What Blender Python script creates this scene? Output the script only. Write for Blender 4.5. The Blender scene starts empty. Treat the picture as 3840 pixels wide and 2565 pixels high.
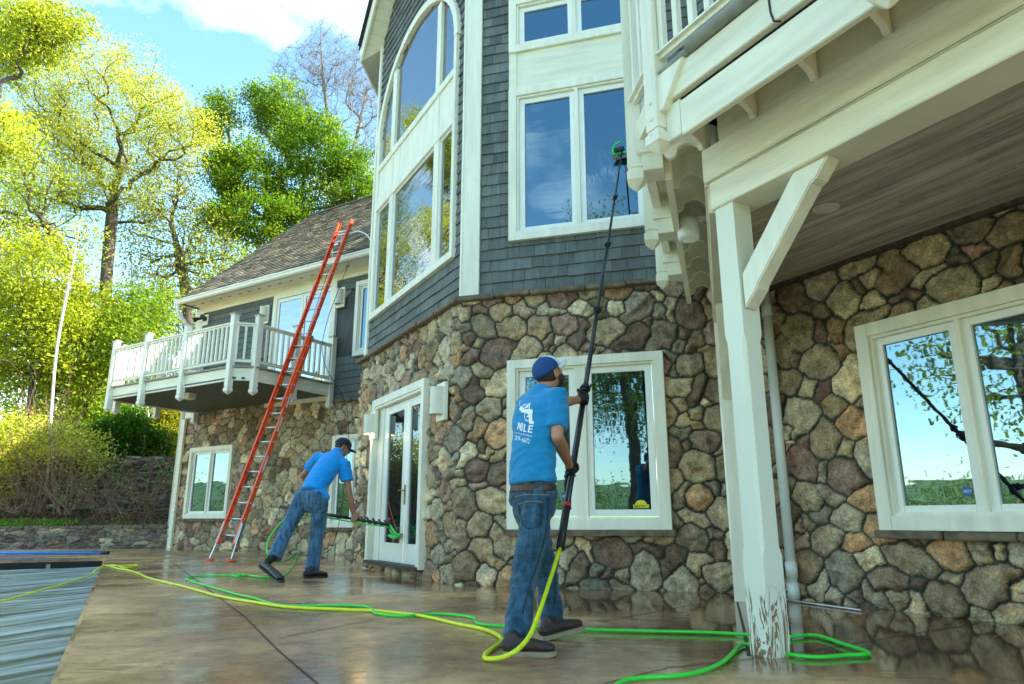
import bpy, bmesh, math, random
import numpy as np
from mathutils import Vector, Matrix
from mathutils.bvhtree import BVHTree
SC = bpy.context.scene; COL = SC.collection
R = math.radians
# ---------------------------------------------------------------- camera, sky, sun, exposure
FPX = 2611.9; PITCH = R(14.397); CAMH = 0.75           # focal length in photo pixels (3840 wide)
cam = bpy.data.cameras.new('camera'); camo = bpy.data.objects.new('camera', cam); COL.objects.link(camo)
cam.sensor_width = 36; cam.lens = FPX/3840*36; cam.clip_end = 3000; cam.clip_start = 0.05
camo.location = (0, 0, CAMH); camo.rotation_euler = (R(90)+PITCH, 0, 0)
SC.camera = camo
SUN_AZ, SUN_EL = 90.0, 44.0                              # azimuth from +Y toward +X
w = bpy.data.worlds.new('World'); SC.world = w; w.use_nodes = True
nt = w.node_tree; nt.nodes.clear()
N = nt.nodes.new; LK = nt.links.new
wo = N('ShaderNodeOutputWorld'); bg = N('ShaderNodeBackground'); bg.inputs[1].default_value = 0.15
sky = N('ShaderNodeTexSky'); sky.sky_type = 'NISHITA'; sky.sun_disc = False
sky.sun_elevation = R(SUN_EL); sky.sun_rotation = R(SUN_AZ); sky.air_density = 1.0; sky.dust_density = 0.6; sky.ozone_density = 2.0
tc = N('ShaderNodeTexCoord'); mp = N('ShaderNodeMapping'); mp.inputs['Scale'].default_value = (1, 1, 1.7); mp.inputs['Location'].default_value = (0.75, 0.4, 0.2)
n1 = N('ShaderNodeTexNoise'); n1.inputs['Scale'].default_value = 2.3; n1.inputs['Detail'].default_value = 9; n1.inputs['Roughness'].default_value = 0.55
rp = N('ShaderNodeValToRGB'); rp.color_ramp.elements[0].position = 0.55; rp.color_ramp.elements[1].position = 0.80
mx = N('ShaderNodeMixRGB'); mx.inputs[2].default_value = (7.0, 6.9, 6.5, 1)
LK(tc.outputs['Generated'], mp.inputs[0]); LK(mp.outputs[0], n1.inputs['Vector']); LK(n1.outputs[0], rp.inputs[0])
hs = N('ShaderNodeHueSaturation'); hs.inputs['Saturation'].default_value = 1.2; hs.inputs['Value'].default_value = 1.0
tint = N('ShaderNodeMixRGB'); tint.blend_type = 'MULTIPLY'; tint.inputs[0].default_value = 1; tint.inputs[2].default_value = (1.13, 1.03, .80, 1)
LK(sky.outputs[0], hs.inputs['Color']); LK(hs.outputs[0], tint.inputs[1]); LK(tint.outputs[0], mx.inputs[1]); LK(rp.outputs[0], mx.inputs[0])
LK(mx.outputs[0], bg.inputs[0]); LK(bg.outputs[0], wo.inputs[0])
sl = bpy.data.lights.new('sun', 'SUN'); sl.energy = 3.6; sl.angle = R(0.6); sl.color = (1, 0.94, 0.84)
so = bpy.data.objects.new('sun', sl); COL.objects.link(so)
sd = Vector((math.sin(R(SUN_AZ))*math.cos(R(SUN_EL)), math.cos(R(SUN_AZ))*math.cos(R(SUN_EL)), math.sin(R(SUN_EL))))
so.rotation_euler = sd.to_track_quat('Z', 'Y').to_euler(); so.location = (10, 10, 30)
SC.view_settings.view_transform = 'Standard'; SC.view_settings.look = 'None'
SC.view_settings.exposure = 2.22; SC.view_settings.gamma = 1
SC.render.engine = 'CYCLES'; SC.cycles.max_bounces = 8; SC.cycles.transparent_max_bounces = 6

# ---------------------------------------------------------------- numeric helpers (photo pixel -> place in the world)
D = 1.6361
def ray(x, y):
    a = (x-1920)/FPX; b = -(y-1282.5)/FPX
    return np.array([a, math.cos(PITCH)-b*math.sin(PITCH), math.sin(PITCH)+b*math.cos(PITCH)])
CAM0 = np.array([0, 0, CAMH])
def onz(x, y, z=0.0):
    r = ray(x, y); t = (z-CAMH)/r[2]; return CAM0+r*t
def atY(x, y, Y):
    r = ray(x, y); return CAM0+r*(Y/r[1])
def atYD(x, y, Y): return atY(x*D, y*D, Y)
def dirv(deg): return np.array([math.sin(R(deg)), math.cos(R(deg)), 0.0])
class Fr:
    """wall frame: u along the wall, n out of the wall, z up"""
    def __init__(s, p, deg, flip=1):
        s.p = np.array([p[0], p[1], 0.0]); s.d = dirv(deg)
        s.n = np.array([-s.d[1], s.d[0], 0])*flip
    def P(s, u, n, z): return s.p+s.d*u+s.n*n+np.array([0, 0, z])
    def px(s, x, y, off=0):
        r = ray(x, y); t = ((s.p+s.n*off-CAM0)@s.n)/(r@s.n); q = CAM0+r*t
        return (q-s.p)@s.d, q[2]
WORLD = Fr((0, 0), 90); WORLD.d = np.array([1., 0, 0]); WORLD.n = np.array([0, 1., 0])
Fp = (-0.659, 8.82)
FF = Fr(Fp, 106.5); FF.n = np.array([-FF.d[1]*-1, 0, 0])*0+np.array([-0.284, -0.959, 0])
FD = Fr(Fp, -29.2); FD.n = np.array([-0.8729, -0.4879, 0])
FR = Fr((2.6, 7.65), 150.7); FR.n = np.array([-0.8721, -0.4894, 0])
FL = Fr((-3.64, 16.63), -58.25); FL.n = np.array([-0.5262, -0.8503, 0])
for f_ in (FF, FD, FR, FL): f_.n /= np.linalg.norm(f_.n)
rng = np.random.default_rng(7); random.seed(7)

# ---------------------------------------------------------------- object bookkeeping
ORG = {}
def tag(o, label=None, cat=None, group=None, kind=None):
    if label: o['label'] = label
    if cat: o['category'] = cat
    if group: o['group'] = group
    if kind: o['kind'] = kind
    return o
def thing(name, label, cat, loc=(0, 0, 0), group=None):
    o = bpy.data.objects.new(name, None); COL.objects.link(o); o.location = Vector([float(v) for v in loc]); o.empty_display_size = .1
    ORG[o.name] = np.array(loc, float); return tag(o, label, cat, group)
def link(name, me, mat, parent=None, origin=None):
    """me is in world coordinates"""
    o = bpy.data.objects.new(name, me); COL.objects.link(o)
    if mat is not None:
        for m in (mat if isinstance(mat, (list, tuple)) else [mat]): me.materials.append(m)
    if parent is not None:
        org = ORG[parent.name]; o.parent = parent; ORG[o.name] = org
        me.transform(Matrix.Translation(Vector([-float(v) for v in org])))
    else:
        n = len(me.vertices); co = np.empty(n*3, 'f'); me.vertices.foreach_get('co', co); co = co.reshape(-1, 3)
        org = np.array([(co[:, 0].min()+co[:, 0].max())/2, (co[:, 1].min()+co[:, 1].max())/2, co[:, 2].min()]) if origin is None else np.array(origin, float)
        ORG[o.name] = org; o.location = Vector([float(v) for v in org]); me.transform(Matrix.Translation(Vector([-float(v) for v in org])))
    return o
class MB:
    def __init__(s): s.v = []; s.f = []; s.c = []; s.smooth = False
    def add(s, vs, fs, col=(1, 1, 1)):
        b = len(s.v); s.v.extend([tuple(map(float, v)) for v in vs]); s.f.extend([tuple(b+i for i in f) for f in fs]); s.c.extend([col]*len(vs)); return s
    def hexa(s, p, col=(1, 1, 1)):
        return s.add(p, [(0, 3, 2, 1), (4, 5, 6, 7), (0, 1, 5, 4), (1, 2, 6, 5), (2, 3, 7, 6), (3, 0, 4, 7)], col)
    def box(s, F, u0, u1, n0, n1, z0, z1, col=(1, 1, 1)):
        return s.hexa([F.P(u0, n0, z0), F.P(u1, n0, z0), F.P(u1, n1, z0), F.P(u0, n1, z0), F.P(u0, n0, z1), F.P(u1, n0, z1), F.P(u1, n1, z1), F.P(u0, n1, z1)], col)
    def bar(s, a, b, wd, ht, up=(0, 0, 1), col=(1, 1, 1)):
        """rectangular bar from a to b, wd across, ht along up"""
        a = np.array(a, float); b = np.array(b, float); t = b-a; t /= np.linalg.norm(t)
        x = np.cross(t, up); x /= np.linalg.norm(x); y = np.cross(x, t)
        x = x*wd/2; y = y*ht/2
        return s.hexa([a-x-y, a+x-y, a+x+y, a-x+y, b-x-y, b+x-y, b+x+y, b-x+y], col)
    def tube(s, pts, rad, k=8, cap=True, col=(1, 1, 1)):
        pts = [np.array(p, float) for p in pts]; n = len(pts)
        if not hasattr(rad, '__len__'): rad = [rad]*n
        T = []
        for i in range(n):
            t = pts[min(i+1, n-1)]-pts[max(i-1, 0)]; T.append(t/(np.linalg.norm(t)+1e-9))
        ref = np.array([0, 0, 1.]) if abs(T[0][2]) < .9 else np.array([1., 0, 0])
        x = np.cross(T[0], ref); x /= np.linalg.norm(x); vs = []
        for i in range(n):
            x = x-T[i]*(x@T[i]); x /= (np.linalg.norm(x)+1e-9); y = np.cross(T[i], x)
            for j in range(k):
                a = 2*math.pi*j/k; vs.append(pts[i]+(x*math.cos(a)+y*math.sin(a))*rad[i])
        fs = [(i*k+j, i*k+(j+1) % k, (i+1)*k+(j+1) % k, (i+1)*k+j) for i in range(n-1) for j in range(k)]
        if cap: fs += [tuple(range(k-1, -1, -1)), tuple((n-1)*k+j for j in range(k))]
        return s.add(vs, fs, col)
    def prism(s, F, poly, n0, n1, col=(1, 1, 1)):
        """polygon in (u,z) extruded along n"""
        k = len(poly)
        vs = [F.P(u, n0, z) for u, z in poly]+[F.P(u, n1, z) for u, z in poly]
        fs = [tuple(range(k)), tuple(range(2*k-1, k-1, -1))]+[(i, k+i, k+(i+1) % k, (i+1) % k) for i in range(k)]
        return s.add(vs, fs, col)
    def lathe(s, c, prof, k=20, axis=(0, 0, 1), col=(1, 1, 1)):
        ax = np.array(axis, float); ax /= np.linalg.norm(ax)
        ref = np.array([1., 0, 0]) if abs(ax[0]) < .8 else np.array([0, 1., 0])
        x = np.cross(ax, ref); x /= np.linalg.norm(x); y = np.cross(ax, x); c = np.array(c, float)
        vs = [c+ax*h+(x*math.cos(2*math.pi*j/k)+y*math.sin(2*math.pi*j/k))*r for r, h in prof for j in range(k)]
        n = len(prof); fs = [(i*k+j, i*k+(j+1) % k, (i+1)*k+(j+1) % k, (i+1)*k+j) for i in range(n-1) for j in range(k)]
        fs += [tuple(range(k-1, -1, -1)), tuple((n-1)*k+j for j in range(k))]
        return s.add(vs, fs, col)
    def mesh(s, name, bevel=0):
        me = bpy.data.meshes.new(name); me.from_pydata(s.v, [], s.f); 
        bm = bmesh.new(); bm.from_mesh(me)
        cl = None
        bmesh.ops.recalc_face_normals(bm, faces=bm.faces); bm.to_mesh(me); bm.free()
        if any(c != (1, 1, 1) for c in s.c[:50000:7]) or s.smooth == 'col':
            at = me.attributes.new('col', 'FLOAT_COLOR', 'POINT')
            at.data.foreach_set('color', np.array([(c[0], c[1], c[2], 1) for c in s.c], 'f').ravel())
        if s.smooth: me.polygons.foreach_set('use_smooth', [True]*len(me.polygons))
        if bevel:
            bm = bmesh.new(); bm.from_mesh(me)
            bmesh.ops.bevel(bm, geom=[e for e in bm.edges if e.calc_face_angle(0) > .6], offset=bevel, segments=2, affect='EDGES', clamp_overlap=True)
            bm.to_mesh(me); bm.free()
        return me
    def build(s, name, mat, parent=None, bevel=0, smooth=False):
        if smooth: s.smooth = True
        return link(name, s.mesh(name, bevel), mat, parent)
def npmesh(name, V, F, cols=None, smooth=True):
    me = bpy.data.meshes.new(name); V = np.asarray(V, 'f'); F = np.asarray(F, 'i')
    me.vertices.add(len(V)); me.vertices.foreach_set('co', V.ravel())
    k = F.shape[1]; me.loops.add(F.size); me.loops.foreach_set('vertex_index', F.ravel())
    me.polygons.add(len(F)); me.polygons.foreach_set('loop_start', np.arange(0, F.size, k, dtype='i')); me.polygons.foreach_set('loop_total', np.full(len(F), k, 'i'))
    me.polygons.foreach_set('use_smooth', np.full(len(F), smooth)); me.update(calc_edges=True)
    if cols is not None:
        at = me.attributes.new('col', 'FLOAT_COLOR', 'POINT'); C = np.ones((len(V), 4), 'f'); C[:, :3] = cols; at.data.foreach_set('color', C.ravel())
    return me

# ---------------------------------------------------------------- materials
def mat(name):
    m = bpy.data.materials.new(name); m.use_nodes = True; t = m.node_tree
    return m, t, t.nodes['Principled BSDF'], t.nodes.new, t.links.new
def simple(name, col, rough=.5, metal=0, var=.12, scale=6, bump=.0, bscale=40, spec=.5, stretch=(1, 1, 1), attr=False):
    m, t, b, N, L = mat(name)
    tc = N('ShaderNodeTexCoord'); mp = N('ShaderNodeMapping'); mp.inputs['Scale'].default_value = stretch; L(tc.outputs['Object'], mp.inputs[0])
    n = N('ShaderNodeTexNoise'); n.inputs['Scale'].default_value = scale; n.inputs['Detail'].default_value = 6; L(mp.outputs[0], n.inputs['Vector'])
    r = N('ShaderNodeMapRange'); r.inputs[1].default_value = .3; r.inputs[2].default_value = .7; r.inputs[3].default_value = 1-var; r.inputs[4].default_value = 1+var; L(n.outputs[0], r.inputs[0])
    mu = N('ShaderNodeVectorMath'); mu.operation = 'SCALE'; L(r.outputs[0], mu.inputs['Scale'])
    if attr:
        a = N('ShaderNodeAttribute'); a.attribute_name = 'col'; L(a.outputs['Color'], mu.inputs[0])
    else: mu.inputs[0].default_value = col[:3]
    L(mu.outputs[0], b.inputs['Base Color'])
    b.inputs['Roughness'].default_value = rough; b.inputs['Metallic'].default_value = metal; b.inputs['Specular IOR Level'].default_value = spec
    if bump:
        n2 = N('ShaderNodeTexNoise'); n2.inputs['Scale'].default_value = bscale; n2.inputs['Detail'].default_value = 5; L(mp.outputs[0], n2.inputs['Vector'])
        bp = N('ShaderNodeBump'); bp.inputs['Strength'].default_value = bump; bp.inputs['Distance'].default_value = .01; L(n2.outputs[0], bp.inputs['Height']); L(bp.outputs[0], b.inputs['Normal'])
    return m
M = {}
M['paint'] = simple('cream_painted_wood', (.84, .81, .66), .5, var=.10, scale=2.2, bump=.35, bscale=25, stretch=(4, 4, .5))
M['paint_h'] = simple('cream_painted_board', (.82, .78, .60), .5, var=.12, scale=1.6, bump=.3, bscale=9, stretch=(1, 1, 8))
M['white'] = simple('white_vinyl', (.86, .86, .78), .35, var=.03)
M['gutter'] = simple('white_aluminium_gutter', (.83, .82, .72), .35, var=.04)
M['grey_pipe'] = simple('grey_drain_pipe', (.25, .26, .20), .5, var=.2, scale=12)
M['pvc'] = simple('white_plastic_pipe', (.70, .74, .70), .35, var=.05)
M['shingle'] = simple('blue_grey_cedar_shingle', None, .75, var=.18, scale=5, bump=.6, bscale=20, attr=True, stretch=(3, 3, .35))
M['roof'] = simple('asphalt_roof_shingle', None, .9, var=.3, scale=25, bump=.6, bscale=120, attr=True, spec=.2)
M['stone_cap'] = simple('brown_stone_ledge', (.16, .12, .075), .8, var=.4, scale=9, bump=1, bscale=18)
M['orange'] = simple('orange_fibreglass', (.92, .11, .025), .4, var=.12, scale=4)
M['alu'] = simple('aluminium', (.62, .63, .62), .32, metal=.85, var=.08)
M['black'] = simple('black_rubber', (.015, .015, .017), .5, var=.2)
M['carbon'] = simple('black_carbon_pole', (.018, .02, .022), .28, var=.3, scale=30)
M['glove'] = simple('black_work_glove', (.02, .021, .022), .75, var=.3, scale=60, bump=.6, bscale=150)
M['yellow'] = simple('yellow_hose', (.72, .80, .01), .35, var=.08, scale=20)
M['green'] = simple('green_hose', (.04, .72, .05), .35, var=.08, scale=20)
M['green_plastic'] = simple('green_plastic', (.02, .70, .08), .35, var=.05)
M['bristle'] = simple('brush_bristle', (.3, .28, .25), .9, var=.4, scale=80)
M['bluepole'] = simple('blue_metal_pole', (.02, .25, .75), .3, var=.1)
M['teal'] = simple('teal_band', (.01, .15, .2), .4)
M['red'] = simple('red_band', (.6, .02, .03), .4)
M['dark'] = simple('dark_void', (.02, .022, .02), .9)
M['brass'] = simple('antique_brass', (.35, .22, .08), .35, metal=.8)
M['lampshade'] = simple('cream_lamp_shade', (.78, .72, .58), .6, var=.04)
M['cord'] = simple('black_cord', (.02, .018, .015), .6)
M['soil'] = simple('leaf_litter_soil', (.05, .035, .022), .95, var=.7, scale=3, bump=1, bscale=12)
M['mulch'] = simple('dark_mulch', (.022, .016, .012), .95, var=.7, scale=14, bump=1, bscale=50)
M['hill'] = simple('grass_hill', (.10, .15, .04), .95, var=.7, scale=.12)
M['bark'] = simple('dark_bark', (.085, .065, .045), .9, var=.4, scale=6, bump=1, bscale=20, stretch=(3, 3, .6))
M['bark_pale'] = simple('pale_grey_bark', (.20, .165, .13), .85, var=.3, scale=5, bump=.5, bscale=20)
M['bark_white'] = simple('whitish_bark', (.55, .54, .48), .8, var=.25, scale=5)
M['twig'] = simple('red_brown_twig', (.22, .13, .08), .85, var=.3, scale=10)
M['text'] = simple('white_print', (.85, .88, .9), .7, var=.03)
def glass(name, tint=(.006, .010, .013), ior=2.3, wav=.0, rough=.015, st=(.5, .82, 1, 1)):
    m, t, b, N, L = mat(name)
    b.inputs['Base Color'].default_value = (*tint, 1); b.inputs['Specular Tint'].default_value = st; b.inputs['IOR'].default_value = ior; b.inputs['Roughness'].default_value = rough
    if wav:
        tc = N('ShaderNodeTexCoord'); mp = N('ShaderNodeMapping'); mp.inputs['Scale'].default_value = (.8, .8, 3); L(tc.outputs['Object'], mp.inputs[0])
        n = N('ShaderNodeTexNoise'); n.inputs['Scale'].default_value = 1.6; n.inputs['Detail'].default_value = 2; L(mp.outputs[0], n.inputs['Vector'])
        bp = N('ShaderNodeBump'); bp.inputs['Strength'].default_value = wav; bp.inputs['Distance'].default_value = .02; L(n.outputs[0], bp.inputs['Height']); L(bp.outputs[0], b.inputs['Normal'])
    return m
M['glass'] = glass('window_glass', ior=2.9, wav=.06)
M['glass_r'] = glass('porch_window_glass', ior=3.2, st=(.6, .88, 1, 1), wav=.04)
M['glass_d'] = glass('bay_window_glass', wav=.22, ior=4.2, st=(1, 1, 1, 1))
M['glass_door'] = glass('door_glass', ior=1.9)
def wet_glass():
    m = glass('wet_window_glass', ior=2.7); t = m.node_tree; N = t.nodes.new; L = t.links.new; b = t.nodes['Principled BSDF']
    tc = N('ShaderNodeTexCoord'); mp = N('ShaderNodeMapping'); mp.inputs['Scale'].default_value = (1, 1, .35); L(tc.outputs['Object'], mp.inputs[0])
    n = N('ShaderNodeTexNoise'); n.inputs['Scale'].default_value = 22; n.inputs['Detail'].default_value = 4; L(mp.outputs[0], n.inputs['Vector'])
    n2 = N('ShaderNodeTexNoise'); n2.inputs['Scale'].default_value = 1.3; L(tc.outputs['Object'], n2.inputs['Vector'])
    r = N('ShaderNodeMapRange'); r.inputs[1].default_value = .5; r.inputs[2].default_value = .65; L(n2.outputs[0], r.inputs[0])
    mu = N('ShaderNodeMath'); mu.operation = 'MULTIPLY'; L(n.outputs[0], mu.inputs[0]); L(r.outputs[0], mu.inputs[1])
    bp = N('ShaderNodeBump'); bp.inputs['Strength'].default_value = .5; bp.inputs['Distance'].default_value = .01; L(mu.outputs[0], bp.inputs['Height']); L(bp.outputs[0], b.inputs['Normal'])
    return m
M['glass_wet'] = wet_glass()
def stone_mat(name, damp=1.0):
    m, t, b, N, L = mat(name)
    a = N('ShaderNodeAttribute'); a.attribute_name = 'col'; tc = N('ShaderNodeTexCoord')
    n = N('ShaderNodeTexNoise'); n.inputs['Scale'].default_value = 8; n.inputs['Detail'].default_value = 10; n.inputs['Roughness'].default_value = .72; L(tc.outputs['Object'], n.inputs['Vector'])
    r = N('ShaderNodeMapRange'); r.inputs[1].default_value = .32; r.inputs[2].default_value = .68; r.inputs[3].default_value = .38*damp; r.inputs[4].default_value = 1.62*damp; L(n.outputs[0], r.inputs[0])
    mu = N('ShaderNodeVectorMath'); mu.operation = 'SCALE'; L(a.outputs['Color'], mu.inputs[0]); L(r.outputs[0], mu.inputs['Scale'])
    # rusty / pale mineral patches
    n3 = N('ShaderNodeTexNoise'); n3.inputs['Scale'].default_value = 3.5; n3.inputs['Detail'].default_value = 5; L(tc.outputs['Object'], n3.inputs['Vector'])
    r3 = N('ShaderNodeMapRange'); r3.inputs[1].default_value = .56; r3.inputs[2].default_value = .72; r3.inputs[4].default_value = .55; L(n3.outputs[0], r3.inputs[0])
    mc = N('ShaderNodeMixRGB'); mc.blend_type = 'MULTIPLY'; mc.inputs[2].default_value = (1.25, .88, .66, 1); L(r3.outputs[0], mc.inputs[0]); L(mu.outputs[0], mc.inputs[1])
    vs_ = N('ShaderNodeTexNoise'); vs_.inputs['Scale'].default_value = 55; vs_.inputs['Detail'].default_value = 6; vs_.inputs['Roughness'].default_value = .8; L(tc.outputs['Object'], vs_.inputs['Vector'])
    vr = N('ShaderNodeMapRange'); vr.inputs[1].default_value = .38; vr.inputs[2].default_value = .62; vr.inputs[3].default_value = .62; vr.inputs[4].default_value = 1.38; L(vs_.outputs[0], vr.inputs[0])
    m5 = N('ShaderNodeVectorMath'); m5.operation = 'SCALE'; L(mc.outputs[0], m5.inputs[0]); L(vr.outputs[0], m5.inputs['Scale'])
    L(m5.outputs[0], b.inputs['Base Color']); b.inputs['Roughness'].default_value = .78; b.inputs['Specular IOR Level'].default_value = .35
    n2 = N('ShaderNodeTexNoise'); n2.inputs['Scale'].default_value = 16; n2.inputs['Detail'].default_value = 10; n2.inputs['Roughness'].default_value = .7; L(tc.outputs['Object'], n2.inputs['Vector'])
    bp = N('ShaderNodeBump'); bp.inputs['Strength'].default_value = 1; bp.inputs['Distance'].default_value = .03; L(n2.outputs[0], bp.inputs['Height']); L(bp.outputs[0], b.inputs['Normal'])
    return m
M['stone'] = stone_mat('fieldstone'); M['drystone'] = stone_mat('dry_laid_stone', .9)
def patio_mat():
    m, t, b, N, L = mat('wet_stamped_concrete')
    tc = N('ShaderNodeTexCoord')
    n = N('ShaderNodeTexNoise'); n.inputs['Scale'].default_value = .55; n.inputs['Detail'].default_value = 9; n.inputs['Roughness'].default_value = .6; L(tc.outputs['Object'], n.inputs['Vector'])
    cr = N('ShaderNodeValToRGB'); e = cr.color_ramp.elements; e[0].position = .33; e[0].color = (.12, .064, .032, 1); e[1].position = .68; e[1].color = (.46, .27, .12, 1)
    e2 = cr.color_ramp.elements.new(.5); e2.color = (.27, .148, .068, 1); L(n.outputs[0], cr.inputs[0])
    nf = N('ShaderNodeTexNoise'); nf.inputs['Scale'].default_value = 6; nf.inputs['Detail'].default_value = 12; nf.inputs['Roughness'].default_value = .78; L(tc.outputs['Object'], nf.inputs['Vector'])
    rf = N('ShaderNodeMapRange'); rf.inputs[1].default_value = .3; rf.inputs[2].default_value = .7; rf.inputs[3].default_value = .45; rf.inputs[4].default_value = 1.5; L(nf.outputs[0], rf.inputs[0])
    mu = N('ShaderNodeVectorMath'); mu.operation = 'SCALE'; L(cr.outputs[0], mu.inputs[0]); L(rf.outputs[0], mu.inputs['Scale'])
    # slab lighter and rougher towards the pool
    sx = N('ShaderNodeSeparateXYZ'); mpp = N('ShaderNodeMapping'); L(tc.outputs['Object'], mpp.inputs[0])
    ang = N('ShaderNodeVectorRotate'); ang.rotation_type = 'Z_AXIS'; ang.inputs['Angle'].default_value = R(-28.5)
    L(tc.outputs['Object'], ang.inputs['Vector']); L(ang.outputs[0], sx.inputs[0])
    b.inputs['IOR'].default_value = 1.5
    # wetness map
    nw = N('ShaderNodeTexNoise'); nw.inputs['Scale'].default_value = .42; nw.inputs['Detail'].default_value = 6; nw.inputs['Roughness'].default_value = .6
    mpw = N('ShaderNodeMapping'); mpw.inputs['Location'].default_value = (3.1, 7.7, 0); L(tc.outputs['Object'], mpw.inputs[0]); L(mpw.outputs[0], nw.inputs['Vector']); mpw.inputs['Scale'].default_value = (1.0, 1.7, 1)
    dry = N('ShaderNodeMapRange'); dry.name = 'dry'; dry.inputs[1].default_value = 1.9; dry.inputs[2].default_value = .2; L(sx.outputs['X'], dry.inputs[0])
    ad = N('ShaderNodeMath'); ad.operation = 'ADD'; L(nw.outputs[0], ad.inputs[0])
    sc = N('ShaderNodeMath'); sc.operation = 'MULTIPLY'; sc.inputs[1].default_value = .26; L(dry.outputs[0], sc.inputs[0]); L(sc.outputs[0], ad.inputs[1])
    rr = N('ShaderNodeMapRange'); rr.inputs[1].default_value = .60; rr.inputs[2].default_value = .86; rr.inputs[3].default_value = .015; rr.inputs[4].default_value = .42; L(ad.outputs[0], rr.inputs[0])
    L(rr.outputs[0], b.inputs['Roughness'])
    lt = N('ShaderNodeMapRange'); lt.inputs[1].default_value = .45; lt.inputs[2].default_value = .8; lt.inputs[3].default_value = .66; lt.inputs[4].default_value = 1.9; L(ad.outputs[0], lt.inputs[0])
    mu2 = N('ShaderNodeVectorMath'); mu2.operation = 'SCALE'; L(mu.outputs[0], mu2.inputs[0]); L(lt.outputs[0], mu2.inputs['Scale']); L(mu2.outputs[0], b.inputs['Base Color'])
    nb = N('ShaderNodeTexNoise'); nb.inputs['Scale'].default_value = 3.2; nb.inputs['Detail'].default_value = 7; nb.inputs['Roughness'].default_value = .55
    mb = N('ShaderNodeMapping'); mb.inputs['Rotation'].default_value = (0, 0, R(12)); mb.inputs['Scale'].default_value = (.7, 2.2, 1); L(tc.outputs['Object'], mb.inputs[0]); L(mb.outputs[0], nb.inputs['Vector'])
    bp = N('ShaderNodeBump'); bp.inputs['Distance'].default_value = .02; L(nb.outputs[0], bp.inputs['Height'])
    bs = N('ShaderNodeMapRange'); bs.inputs[1].default_value = .52; bs.inputs[2].default_value = .72; bs.inputs[3].default_value = .018; bs.inputs[4].default_value = .42; L(ad.outputs[0], bs.inputs[0]); L(bs.outputs[0], bp.inputs['Strength'])
    b2 = N('ShaderNodeBump'); b2.inputs['Distance'].default_value = .004; b2.inputs['Strength'].default_value = .03; L(nf.outputs[0], b2.inputs['Height']); L(bp.outputs[0], b2.inputs['Normal']); L(b2.outputs[0], b.inputs['Normal'])
    return m
M['patio'] = patio_mat()
def cover_mat():
    m, t, b, N, L = mat('grey_pool_cover_mesh')
    tc = N('ShaderNodeTexCoord'); ro = N('ShaderNodeVectorRotate'); ro.rotation_type = 'Z_AXIS'; ro.inputs['Angle'].default_value = R(-48); L(tc.outputs['Object'], ro.inputs['Vector'])
    mp = N('ShaderNodeMapping'); mp.inputs['Scale'].default_value = (.35, 3.2, 1); L(ro.outputs[0], mp.inputs[0])
    n = N('ShaderNodeTexNoise'); n.inputs['Scale'].default_value = 1.5; n.inputs['Detail'].default_value = 7; n.inputs['Roughness'].default_value = .6; n.inputs['Distortion'].default_value = .6; L(mp.outputs[0], n.inputs['Vector'])
    cr = N('ShaderNodeValToRGB'); e = cr.color_ramp.elements; e[0].position = .38; e[0].color = (.05, .075, .07, 1); e[1].position = .62; e[1].color = (.50, .58, .56, 1); L(n.outputs[0], cr.inputs[0]); L(cr.outputs[0], b.inputs['Base Color'])  # streaks put rippled sky reflection into the cover colour
    b.inputs['Roughness'].default_value = .32
    bp = N('ShaderNodeBump'); bp.inputs['Strength'].default_value = .4; bp.inputs['Distance'].default_value = .04; L(n.outputs[0], bp.inputs['Height']); L(bp.outputs[0], b.inputs['Normal'])
    return m
M['cover'] = cover_mat()
def ceiling_mat():
    m, t, b, N, L = mat('tongue_and_groove_ceiling')
    tc = N('ShaderNodeTexCoord'); ro = N('ShaderNodeVectorRotate'); ro.rotation_type = 'Z_AXIS'; ro.inputs['Angle'].default_value = R(60.7); L(tc.outputs['Object'], ro.inputs['Vector'])
    mp = N('ShaderNodeMapping'); mp.inputs['Scale'].default_value = (1.2, 14, 1); L(ro.outputs[0], mp.inputs[0])
    n = N('ShaderNodeTexNoise'); n.inputs['Scale'].default_value = 1.4; n.inputs['Detail'].default_value = 8; n.inputs['Distortion'].default_value = .5; L(mp.outputs[0], n.inputs['Vector'])
    a = N('ShaderNodeAttribute'); a.attribute_name = 'col'
    cr = N('ShaderNodeValToRGB'); e = cr.color_ramp.elements; e[0].position = .3; e[0].color = (.32, .285, .24, 1); e[1].position = .72; e[1].color = (.72, .64, .54, 1); L(n.outputs[0], cr.inputs[0])
    mc = N('ShaderNodeMixRGB'); mc.blend_type = 'MULTIPLY'; mc.inputs[0].default_value = 1; L(cr.outputs[0], mc.inputs[1]); L(a.outputs['Color'], mc.inputs[2]); L(mc.outputs[0], b.inputs['Base Color'])
    v = N('ShaderNodeTexVoronoi'); v.inputs['Scale'].default_value = 1.6; mp2 = N('ShaderNodeMapping'); mp2.inputs['Scale'].default_value = (1, 2.2, 1); L(ro.outputs[0], mp2.inputs[0]); L(mp2.outputs[0], v.inputs['Vector'])
    rk = N('ShaderNodeMapRange'); rk.inputs[1].default_value = .03; rk.inputs[2].default_value = .06; rk.inputs[3].default_value = .35; rk.inputs[4].default_value = 1; L(v.outputs['Distance'], rk.inputs[0])
    m3 = N('ShaderNodeVectorMath'); m3.operation = 'SCALE'; L(mc.outputs[0], m3.inputs[0]); L(rk.outputs[0], m3.inputs['Scale']); L(m3.outputs[0], b.inputs['Base Color'])
    b.inputs['Roughness'].default_value = .38
    return m
M['ceiling'] = ceiling_mat()
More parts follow.
